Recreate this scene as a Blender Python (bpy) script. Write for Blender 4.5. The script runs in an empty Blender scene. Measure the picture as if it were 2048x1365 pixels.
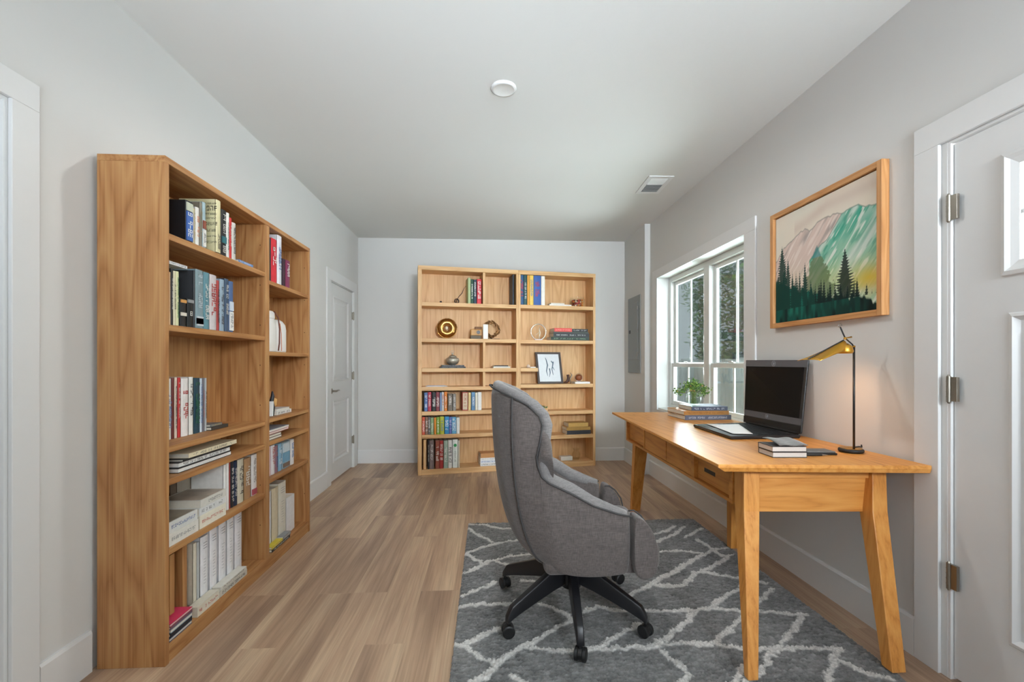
import bpy, bmesh, math, random
import numpy as np
from mathutils import Vector, Matrix

PI = math.pi
scene = bpy.context.scene
COL = scene.collection

# ------------------------------------------------------------------ camera
YAW = math.atan(49 / 900)
cam_data = bpy.data.cameras.new('camera')
cam_data.sensor_width = 36
cam_data.lens = 900 / 2048 * 36
cam_data.shift_y = 44.5 / 2048
cam_data.clip_start = 0.02
cam = bpy.data.objects.new('camera', cam_data)
cam.location = (0, 0, 1.225)
cam.rotation_euler = (PI / 2, 0, -YAW)
COL.objects.link(cam)
scene.camera = cam

# ------------------------------------------------------------------ view, world, daylight, added fill lights
scene.view_settings.view_transform = 'Standard'
scene.view_settings.look = 'None'
scene.view_settings.gamma = 1
scene.view_settings.use_curve_mapping = False
scene.view_settings.exposure = 0.42
world = bpy.data.worlds.new('overcast sky')
scene.world = world
world.use_nodes = True
world.node_tree.nodes['Background'].inputs['Color'].default_value = (0.83, 0.91, 1.0, 1)
world.node_tree.nodes['Background'].inputs['Strength'].default_value = 0.75
scene.cycles.max_bounces = 10
scene.cycles.diffuse_bounces = 6
scene.cycles.transparent_max_bounces = 12
scene.cycles.use_denoising = True
scene.cycles.sample_clamp_indirect = 4

def area(name, loc, target, sx, sy, watts, color, spread=PI):
    l = bpy.data.lights.new(name, 'AREA')
    l.shape = 'RECTANGLE'; l.size = sx; l.size_y = sy
    l.energy = watts; l.color = color; l.spread = spread
    o = bpy.data.objects.new(name, l)
    o.location = loc
    o.rotation_euler = (Vector(target) - Vector(loc)).to_track_quat('-Z', 'Y').to_euler()
    COL.objects.link(o)
    return o

area('rear_fill_wide', (0.1, -2.35, 1.45), (0.1, 3.0, 2.3), 2.7, 2.1, 3, (0.80, 0.90, 1.0))  # added soft fill from behind the camera, no glazing there
area('rear_fill_high', (1.25, -2.15, 2.1), (0.15, 5.6, 1.45), 0.9, 0.45, 21, (0.86, 0.94, 1.0), math.radians(60))  # added narrow fill to brighten the back wall, no transom there
area('rear_fill_low', (0.1, -2.1, 0.5), (0.1, 0.4, 2.75), 2.7, 0.8, 40, (0.80, 0.90, 1.0), math.radians(68))  # added upward fill for the ceiling, unseen behind the camera
area('daylight_window_ground_bounce', (3.1, 3.84, 0.05), (-0.6, 3.2, 2.6), 1.8, 2.4, 420, (0.86, 0.94, 1.0), math.radians(150))
area('daylight_window_near_side', (2.7, 2.3, 1.7), (1.8, 3.8, 1.5), 0.9, 1.4, 200, (0.86, 0.94, 1.0))
area('daylight_window_far_side', (2.65, 7.3, 1.9), (1.8, 3.9, 1.4), 1.0, 1.8, 2500, (0.86, 0.94, 1.0))
ceil_fill = bpy.data.lights.new('ceiling_fill_spot', 'SPOT')  # added fill spot just below the ceiling disc, which itself stays unlit
ceil_fill.energy = 38; ceil_fill.color = (1.0, 0.97, 0.93); ceil_fill.shadow_soft_size = 0.06; ceil_fill.spot_size = PI * 0.97; ceil_fill.spot_blend = 0.4
ceil_fill_o = bpy.data.objects.new('ceiling_fill_spot', ceil_fill); ceil_fill_o.location = (0.09, 2.508, 2.742); COL.objects.link(ceil_fill_o)
area('daylight_door_glass', (2.3, 1.0, 1.95), (-0.8, 5.2, 1.0), 0.6, 0.5, 70, (1.0, 0.98, 0.95))

# ------------------------------------------------------------------ materials
def rgb(h):
    def f(c):
        c /= 255
        return c / 12.92 if c <= 0.04045 else ((c + 0.055) / 1.055) ** 2.4
    return tuple(f(int(h[i:i + 2], 16)) for i in (0, 2, 4)) + (1,)

_cache = {}
def new_mat(name):
    m = bpy.data.materials.new(name); m.use_nodes = True
    nt = m.node_tree
    return m, nt, nt.nodes['Principled BSDF']

def plain(name, color, rough=0.5, metal=0.0, noise=0.06, scale=30, bump=0.0, spec=0.5, coat=0.0):
    key = (name, color, rough, metal)
    if key in _cache: return _cache[key]
    m, nt, b = new_mat(name)
    c = rgb(color)
    tc = nt.nodes.new('ShaderNodeTexCoord'); n = nt.nodes.new('ShaderNodeTexNoise')
    n.inputs['Scale'].default_value = scale; n.inputs['Detail'].default_value = 3
    nt.links.new(tc.outputs['Object'], n.inputs['Vector'])
    r = nt.nodes.new('ShaderNodeValToRGB')
    r.color_ramp.elements[0].color = tuple(max(0, v * (1 - noise)) for v in c[:3]) + (1,)
    r.color_ramp.elements[1].color = tuple(min(1, v * (1 + noise)) for v in c[:3]) + (1,)
    nt.links.new(n.outputs['Fac'], r.inputs['Fac'])
    nt.links.new(r.outputs['Color'], b.inputs['Base Color'])
    b.inputs['Roughness'].default_value = rough
    b.inputs['Metallic'].default_value = metal
    b.inputs['Specular IOR Level'].default_value = spec
    b.inputs['Coat Weight'].default_value = coat
    if bump:
        bp = nt.nodes.new('ShaderNodeBump'); bp.inputs['Strength'].default_value = bump
        bp.inputs['Distance'].default_value = 0.002
        nt.links.new(n.outputs['Fac'], bp.inputs['Height']); nt.links.new(bp.outputs['Normal'], b.inputs['Normal'])
    _cache[key] = m
    return m

def wood(name, light, mid, dark, axis='z', scale=1.0, rough=0.45, seed=0.0, contrast=1.0):
    """fine lengthwise grain plus slow cathedral figure; the grain runs along the given local axis"""
    m, nt, b = new_mat(name)
    tc = nt.nodes.new('ShaderNodeTexCoord'); mp = nt.nodes.new('ShaderNodeMapping')
    s = {'x': (0.9, 9, 9), 'y': (9, 0.9, 9), 'z': (9, 9, 0.9)}[axis]
    mp.inputs['Scale'].default_value = tuple(v * scale for v in s)
    mp.inputs['Location'].default_value = (seed, seed * 1.7, seed * 0.6)
    nt.links.new(tc.outputs['Object'], mp.inputs['Vector'])
    n1 = nt.nodes.new('ShaderNodeTexNoise'); n1.inputs['Scale'].default_value = 1.1; n1.inputs['Detail'].default_value = 2
    nt.links.new(mp.outputs['Vector'], n1.inputs['Vector'])
    mul = nt.nodes.new('ShaderNodeMath'); mul.operation = 'MULTIPLY'; mul.inputs[1].default_value = 15
    nt.links.new(n1.outputs['Fac'], mul.inputs[0])
    pp = nt.nodes.new('ShaderNodeMath'); pp.operation = 'PINGPONG'; pp.inputs[1].default_value = 1
    nt.links.new(mul.outputs[0], pp.inputs[0])
    mp2 = nt.nodes.new('ShaderNodeMapping'); mp2.inputs['Scale'].default_value = {'x': (0.6, 14, 14), 'y': (14, 0.6, 14), 'z': (17, 17, 0.6)}[axis]
    nt.links.new(mp.outputs['Vector'], mp2.inputs['Vector'])
    n2 = nt.nodes.new('ShaderNodeTexNoise'); n2.inputs['Scale'].default_value = 1.0; n2.inputs['Detail'].default_value = 5; n2.inputs['Roughness'].default_value = .65
    nt.links.new(mp2.outputs['Vector'], n2.inputs['Vector'])
    mx = nt.nodes.new('ShaderNodeMix'); mx.data_type = 'FLOAT'; mx.inputs['Factor'].default_value = 0.70
    nt.links.new(pp.outputs[0], mx.inputs[2]); nt.links.new(n2.outputs['Fac'], mx.inputs[3])
    r = nt.nodes.new('ShaderNodeValToRGB')
    e = r.color_ramp.elements
    e[0].position = 0.20; e[0].color = rgb(dark); e[1].position = 0.74; e[1].color = rgb(light)
    k = e.new(0.42); k.color = rgb(mid)
    nt.links.new(mx.outputs[0], r.inputs['Fac'])
    nt.links.new(r.outputs['Color'], b.inputs['Base Color'])
    b.inputs['Roughness'].default_value = rough
    bp = nt.nodes.new('ShaderNodeBump'); bp.inputs['Strength'].default_value = 0.12; bp.inputs['Distance'].default_value = 0.001
    nt.links.new(n2.outputs['Fac'], bp.inputs['Height']); nt.links.new(bp.outputs['Normal'], b.inputs['Normal'])
    return m

def floor_material():
    m, nt, b = new_mat('laminate planks')
    L = nt.links.new
    tc = nt.nodes.new('ShaderNodeTexCoord')
    sp = nt.nodes.new('ShaderNodeSeparateXYZ'); L(tc.outputs['Object'], sp.inputs[0])
    cb = nt.nodes.new('ShaderNodeCombineXYZ'); L(sp.outputs['Y'], cb.inputs['X']); L(sp.outputs['X'], cb.inputs['Y'])
    br = nt.nodes.new('ShaderNodeTexBrick'); L(cb.outputs[0], br.inputs['Vector'])
    br.offset = 0.37; br.offset_frequency = 3; br.squash = 1
    br.inputs['Scale'].default_value = 1
    br.inputs['Brick Width'].default_value = 1.22; br.inputs['Row Height'].default_value = 0.178
    br.inputs['Mortar Size'].default_value = 0.0008; br.inputs['Mortar Smooth'].default_value = 0.1
    br.inputs['Bias'].default_value = 0.0
    br.inputs['Color1'].default_value = (0.0, 0.0, 0.0, 1); br.inputs['Color2'].default_value = (1, 1, 1, 1)
    br.inputs['Mortar'].default_value = (0.4, 0.4, 0.4, 1)
    # offset the grain per plank
    ad = nt.nodes.new('ShaderNodeVectorMath'); ad.operation = 'MULTIPLY_ADD'
    L(br.outputs['Color'], ad.inputs[0]); ad.inputs[1].default_value = (7.3, 11.1, 3.1); L(tc.outputs['Object'], ad.inputs[2])
    mp = nt.nodes.new('ShaderNodeMapping'); mp.inputs['Scale'].default_value = (9, 0.7, 1); L(ad.outputs[0], mp.inputs['Vector'])
    n1 = nt.nodes.new('ShaderNodeTexNoise'); n1.inputs['Scale'].default_value = 1.0; n1.inputs['Detail'].default_value = 3; n1.inputs['Distortion'].default_value = 0.4
    L(mp.outputs[0], n1.inputs['Vector'])
    mp2 = nt.nodes.new('ShaderNodeMapping'); mp2.inputs['Scale'].default_value = (110, 3.2, 1); L(ad.outputs[0], mp2.inputs['Vector'])
    n2 = nt.nodes.new('ShaderNodeTexNoise'); n2.inputs['Scale'].default_value = 1.0; n2.inputs['Detail'].default_value = 4
    L(mp2.outputs[0], n2.inputs['Vector'])
    r1 = nt.nodes.new('ShaderNodeValToRGB'); e = r1.color_ramp.elements
    e[0].position = 0.28; e[0].color = rgb('917663'); e[1].position = 0.72; e[1].color = rgb('cdb498')
    k = e.new(0.5); k.color = rgb('b3967d')
    L(n1.outputs['Fac'], r1.inputs['Fac'])
    r2 = nt.nodes.new('ShaderNodeValToRGB'); e = r2.color_ramp.elements
    e[0].position = 0.3; e[0].color = (0.72, 0.70, 0.68, 1); e[1].position = 0.65; e[1].color = (1.08, 1.08, 1.08, 1)
    L(n2.outputs['Fac'], r2.inputs['Fac'])
    mu = nt.nodes.new('ShaderNodeMix'); mu.data_type = 'RGBA'; mu.blend_type = 'MULTIPLY'; mu.inputs['Factor'].default_value = 0.75
    L(r1.outputs['Color'], mu.inputs[6]); L(r2.outputs['Color'], mu.inputs[7])
    r3 = nt.nodes.new('ShaderNodeValToRGB'); e = r3.color_ramp.elements
    e[0].color = (0.84, 0.82, 0.80, 1); e[1].color = (1.10, 1.10, 1.08, 1)
    L(br.outputs['Color'], r3.inputs['Fac'])
    mu2 = nt.nodes.new('ShaderNodeMix'); mu2.data_type = 'RGBA'; mu2.blend_type = 'MULTIPLY'; mu2.inputs['Factor'].default_value = 1
    L(mu.outputs[2], mu2.inputs[6]); L(r3.outputs['Color'], mu2.inputs[7])
    L(mu2.outputs[2], b.inputs['Base Color'])
    b.inputs['Roughness'].default_value = 0.42
    bp = nt.nodes.new('ShaderNodeBump'); bp.inputs['Strength'].default_value = 0.15; bp.inputs['Distance'].default_value = 0.001
    L(n2.outputs['Fac'], bp.inputs['Height']); L(bp.outputs['Normal'], b.inputs['Normal'])
    return m

def fabric(name, color, color2, fine=900):
    m, nt, b = new_mat(name)
    L = nt.links.new
    tc = nt.nodes.new('ShaderNodeTexCoord')
    mps = []
    for s in ((1, 1, 0.08), (0.08, 0.08, 1)):
        mp = nt.nodes.new('ShaderNodeMapping'); mp.inputs['Scale'].default_value = s; L(tc.outputs['Object'], mp.inputs['Vector'])
        n = nt.nodes.new('ShaderNodeTexNoise'); n.inputs['Scale'].default_value = fine * 0.55; n.inputs['Detail'].default_value = 2
        L(mp.outputs[0], n.inputs['Vector']); mps.append(n)
    mx = nt.nodes.new('ShaderNodeMix'); mx.data_type = 'FLOAT'; mx.inputs['Factor'].default_value = 0.5
    L(mps[0].outputs['Fac'], mx.inputs[2]); L(mps[1].outputs['Fac'], mx.inputs[3])
    r = nt.nodes.new('ShaderNodeValToRGB'); e = r.color_ramp.elements
    e[0].position = 0.38; e[0].color = rgb(color2); e[1].position = 0.62; e[1].color = rgb(color)
    L(mx.outputs[0], r.inputs['Fac']); L(r.outputs['Color'], b.inputs['Base Color'])
    b.inputs['Roughness'].default_value = 0.92; b.inputs['Sheen Weight'].default_value = 0.25
    b.inputs['Specular IOR Level'].default_value = 0.2
    nw = nt.nodes.new('ShaderNodeTexNoise'); nw.inputs['Scale'].default_value = 9; nw.inputs['Detail'].default_value = 2
    mpw = nt.nodes.new('ShaderNodeMapping'); mpw.inputs['Scale'].default_value = (0.7, 0.7, 2.4); L(tc.outputs['Object'], mpw.inputs['Vector']); L(mpw.outputs[0], nw.inputs['Vector'])
    b1 = nt.nodes.new('ShaderNodeBump'); b1.inputs['Strength'].default_value = 0.35; b1.inputs['Distance'].default_value = 0.02
    L(nw.outputs['Fac'], b1.inputs['Height'])
    b2 = nt.nodes.new('ShaderNodeBump'); b2.inputs['Strength'].default_value = 0.35; b2.inputs['Distance'].default_value = 0.001
    L(mx.outputs[0], b2.inputs['Height']); L(b1.outputs['Normal'], b2.inputs['Normal'])
    L(b2.outputs['Normal'], b.inputs['Normal'])
    return m

def vcol(name, rough=0.9, attr='Col', spec=0.2, sheen=0):
    m, nt, b = new_mat(name)
    a = nt.nodes.new('ShaderNodeVertexColor'); a.layer_name = attr
    nt.links.new(a.outputs['Color'], b.inputs['Base Color'])
    b.inputs['Roughness'].default_value = rough; b.inputs['Specular IOR Level'].default_value = spec
    b.inputs['Sheen Weight'].default_value = sheen
    return m

def glass(name, tint=(1, 1, 1, 1), gloss=0.08, rough=0.02):
    m, nt, b = new_mat(name)
    nt.nodes.remove(b)
    out = nt.nodes['Material Output']
    t = nt.nodes.new('ShaderNodeBsdfTransparent'); t.inputs['Color'].default_value = tint
    g = nt.nodes.new('ShaderNodeBsdfGlossy'); g.inputs['Roughness'].default_value = rough
    lw = nt.nodes.new('ShaderNodeLayerWeight'); lw.inputs['Blend'].default_value = 0.5
    pw = nt.nodes.new('ShaderNodeMath'); pw.operation = 'POWER'; pw.inputs[1].default_value = 4
    f = nt.nodes.new('ShaderNodeMath'); f.operation = 'MULTIPLY_ADD'; f.inputs[1].default_value = 0.5; f.inputs[2].default_value = 0.03
    nt.links.new(lw.outputs['Facing'], pw.inputs[0]); nt.links.new(pw.outputs[0], f.inputs[0])
    mx = nt.nodes.new('ShaderNodeMixShader')
    nt.links.new(f.outputs[0], mx.inputs[0]); nt.links.new(t.outputs[0], mx.inputs[1]); nt.links.new(g.outputs[0], mx.inputs[2])
    nt.links.new(mx.outputs[0], out.inputs['Surface'])
    return m

def screen_mesh():
    m, nt, b = new_mat('insect screen')
    nt.nodes.remove(b)
    out = nt.nodes['Material Output']
    t = nt.nodes.new('ShaderNodeBsdfTransparent')
    d = nt.nodes.new('ShaderNodeBsdfDiffuse'); d.inputs['Color'].default_value = (0.10, 0.105, 0.11, 1)
    mx = nt.nodes.new('ShaderNodeMixShader'); mx.inputs[0].default_value = 0.42
    nt.links.new(t.outputs[0], mx.inputs[1]); nt.links.new(d.outputs[0], mx.inputs[2])
    nt.links.new(mx.outputs[0], out.inputs['Surface'])
    return m

WALL = plain('wall paint', 'dcdcda', 0.85, noise=0.012, scale=3)
CEIL = plain('ceiling paint', 'dcdcd9', 0.9, noise=0.01, scale=3)
TRIM = plain('trim paint', 'e3e4e4', 0.42, noise=0.01)
DOORP = plain('door paint', 'dfe0e0', 0.45, noise=0.012)
VINYL = plain('window vinyl', 'dfe1de', 0.35, noise=0.01)
NICKEL = plain('satin nickel', '9b958b', 0.32, 1.0)
STEEL = plain('polished steel', 'b4b4b4', 0.2, 1.0)
BLACKP = plain('black powder coat', '17171a', 0.38, noise=0.1)
BLACK = plain('black plastic', '121213', 0.5)
BRASS = plain('brass', 'c79a45', 0.3, 1.0)
GOLD = plain('brushed gold', 'b88a55', 0.25, 1.0)
PAGES = plain('page edges', 'e0d9ca', 0.9, noise=0.1, scale=200)
PAPER = plain('white paper', 'f0efec', 0.8, noise=0.01)
FLOORM = floor_material()

# ------------------------------------------------------------------ mesh building
class MB:
    def __init__(s): s.v = []; s.f = []
    def poly(s, pts):
        n = len(s.v); s.v += [tuple(p) for p in pts]; s.f.append(tuple(range(n, n + len(pts)))); return s
    def box(s, x0, x1, y0, y1, z0, z1):
        return s.hexa([(x0, y0, z0), (x1, y0, z0), (x1, y1, z0), (x0, y1, z0)], [(x0, y0, z1), (x1, y0, z1), (x1, y1, z1), (x0, y1, z1)])
    def hexa(s, a, b):
        return s.loft([a, b])
    def loft(s, rings, cap=True, closed=True):
        n = len(s.v); k = len(rings[0])
        for r in rings: s.v += [tuple(p) for p in r]
        for i in range(len(rings) - 1):
            for j in range(k if closed else k - 1):
                a = n + i * k + j; b = n + i * k + (j + 1) % k
                s.f.append((a, b, b + k, a + k))
        if cap:
            s.f.append(tuple(n + j for j in reversed(range(k))))
            s.f.append(tuple(n + (len(rings) - 1) * k + j for j in range(k)))
        return s
    def cyl(s, p, q, r, r2=None, n=16, cap=True):
        p = Vector(p); q = Vector(q); r2 = r if r2 is None else r2
        d = (q - p).normalized(); u = d.orthogonal().normalized(); w = d.cross(u)
        ring = lambda c, rr: [c + (u * math.cos(2 * PI * i / n) + w * math.sin(2 * PI * i / n)) * rr for i in range(n)]
        return s.loft([ring(p, r), ring(q, r2)], cap)
    def tube(s, pts, r, n=8, cap=True, closed=False):
        pts = [Vector(p) for p in pts]; rings = []
        t0 = (pts[1] - pts[0]).normalized(); u = t0.orthogonal().normalized()
        for i, p in enumerate(pts):
            a = pts[max(i - 1, 0)]; b = pts[min(i + 1, len(pts) - 1)]
            if closed: a = pts[i - 1]; b = pts[(i + 1) % len(pts)]
            t = (b - a).normalized(); u = (u - t * u.dot(t)).normalized(); w = t.cross(u)
            rr = r[i] if isinstance(r, (list, tuple)) else r
            rings.append([p + (u * math.cos(2 * PI * k / n) + w * math.sin(2 * PI * k / n)) * rr for k in range(n)])
        if closed: rings.append(rings[0]); cap = False
        return s.loft(rings, cap)
    def lathe(s, prof, c=(0, 0, 0), n=28, cap=False):
        rings = [[(c[0] + r * math.cos(2 * PI * i / n), c[1] + r * math.sin(2 * PI * i / n), c[2] + z) for i in range(n)] for r, z in prof]
        return s.loft(rings, cap)
    def build(s, name, mat, parent=None, smooth=False, world=False, bevel=0, seg=2, sub=0, solid=0, merge=False):
        me = bpy.data.meshes.new(name)
        v = s.v
        if world and parent is not None:
            inv = parent.matrix_basis.inverted(); v = [inv @ Vector(p) for p in v]
        me.from_pydata([tuple(p) for p in v], [], s.f)
        bm = bmesh.new(); bm.from_mesh(me)
        if merge: bmesh.ops.remove_doubles(bm, verts=bm.verts, dist=1e-5)
        bmesh.ops.recalc_face_normals(bm, faces=bm.faces)
        bm.to_mesh(me); bm.free()
        me.materials.append(mat)
        if smooth: me.shade_smooth()
        o = bpy.data.objects.new(name, me); COL.objects.link(o)
        if parent is not None: o.parent = parent
        if solid:
            m = o.modifiers.new('s', 'SOLIDIFY'); m.thickness = solid; m.offset = -1
        if bevel:
            m = o.modifiers.new('b', 'BEVEL'); m.width = bevel; m.segments = seg; m.limit_method = 'ANGLE'
            if seg > 2: me.shade_smooth()
        if sub:
            m = o.modifiers.new('u', 'SUBSURF'); m.levels = sub; m.render_levels = sub
        return o

def tag(o, label, cat, group=None, kind=None):
    o['label'] = label; o['category'] = cat
    if group: o['group'] = group
    if kind: o['kind'] = kind
    return o
def thing(name, label, cat, loc=(0, 0, 0), rz=0, group=None):
    o = bpy.data.objects.new(name, None); o.empty_display_size = 0.05
    o.location = loc; o.rotation_euler = (0, 0, rz)
    o.matrix_basis = Matrix.Translation(loc) @ Matrix.Rotation(rz, 4, 'Z')
    COL.objects.link(o); return tag(o, label, cat, group)
def struct(o, label=None, cat=None):
    o['kind'] = 'structure'
    if label: o['label'] = label; o['category'] = cat
    return o
def rbox(x0, x1, y0, y1, z0, z1, name, mat, parent, r, seg=5, world=False, puff=0):
    m = MB().box(x0, x1, y0, y1, z0, z1)
    o = m.build(name, mat, parent, world=world, smooth=True)
    me = o.data; bm = bmesh.new(); bm.from_mesh(me)
    bmesh.ops.bevel(bm, geom=list(bm.edges), offset=r, segments=seg, profile=0.5, affect='EDGES')
    bm.to_mesh(me); bm.free(); me.shade_smooth()
    return o

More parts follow.
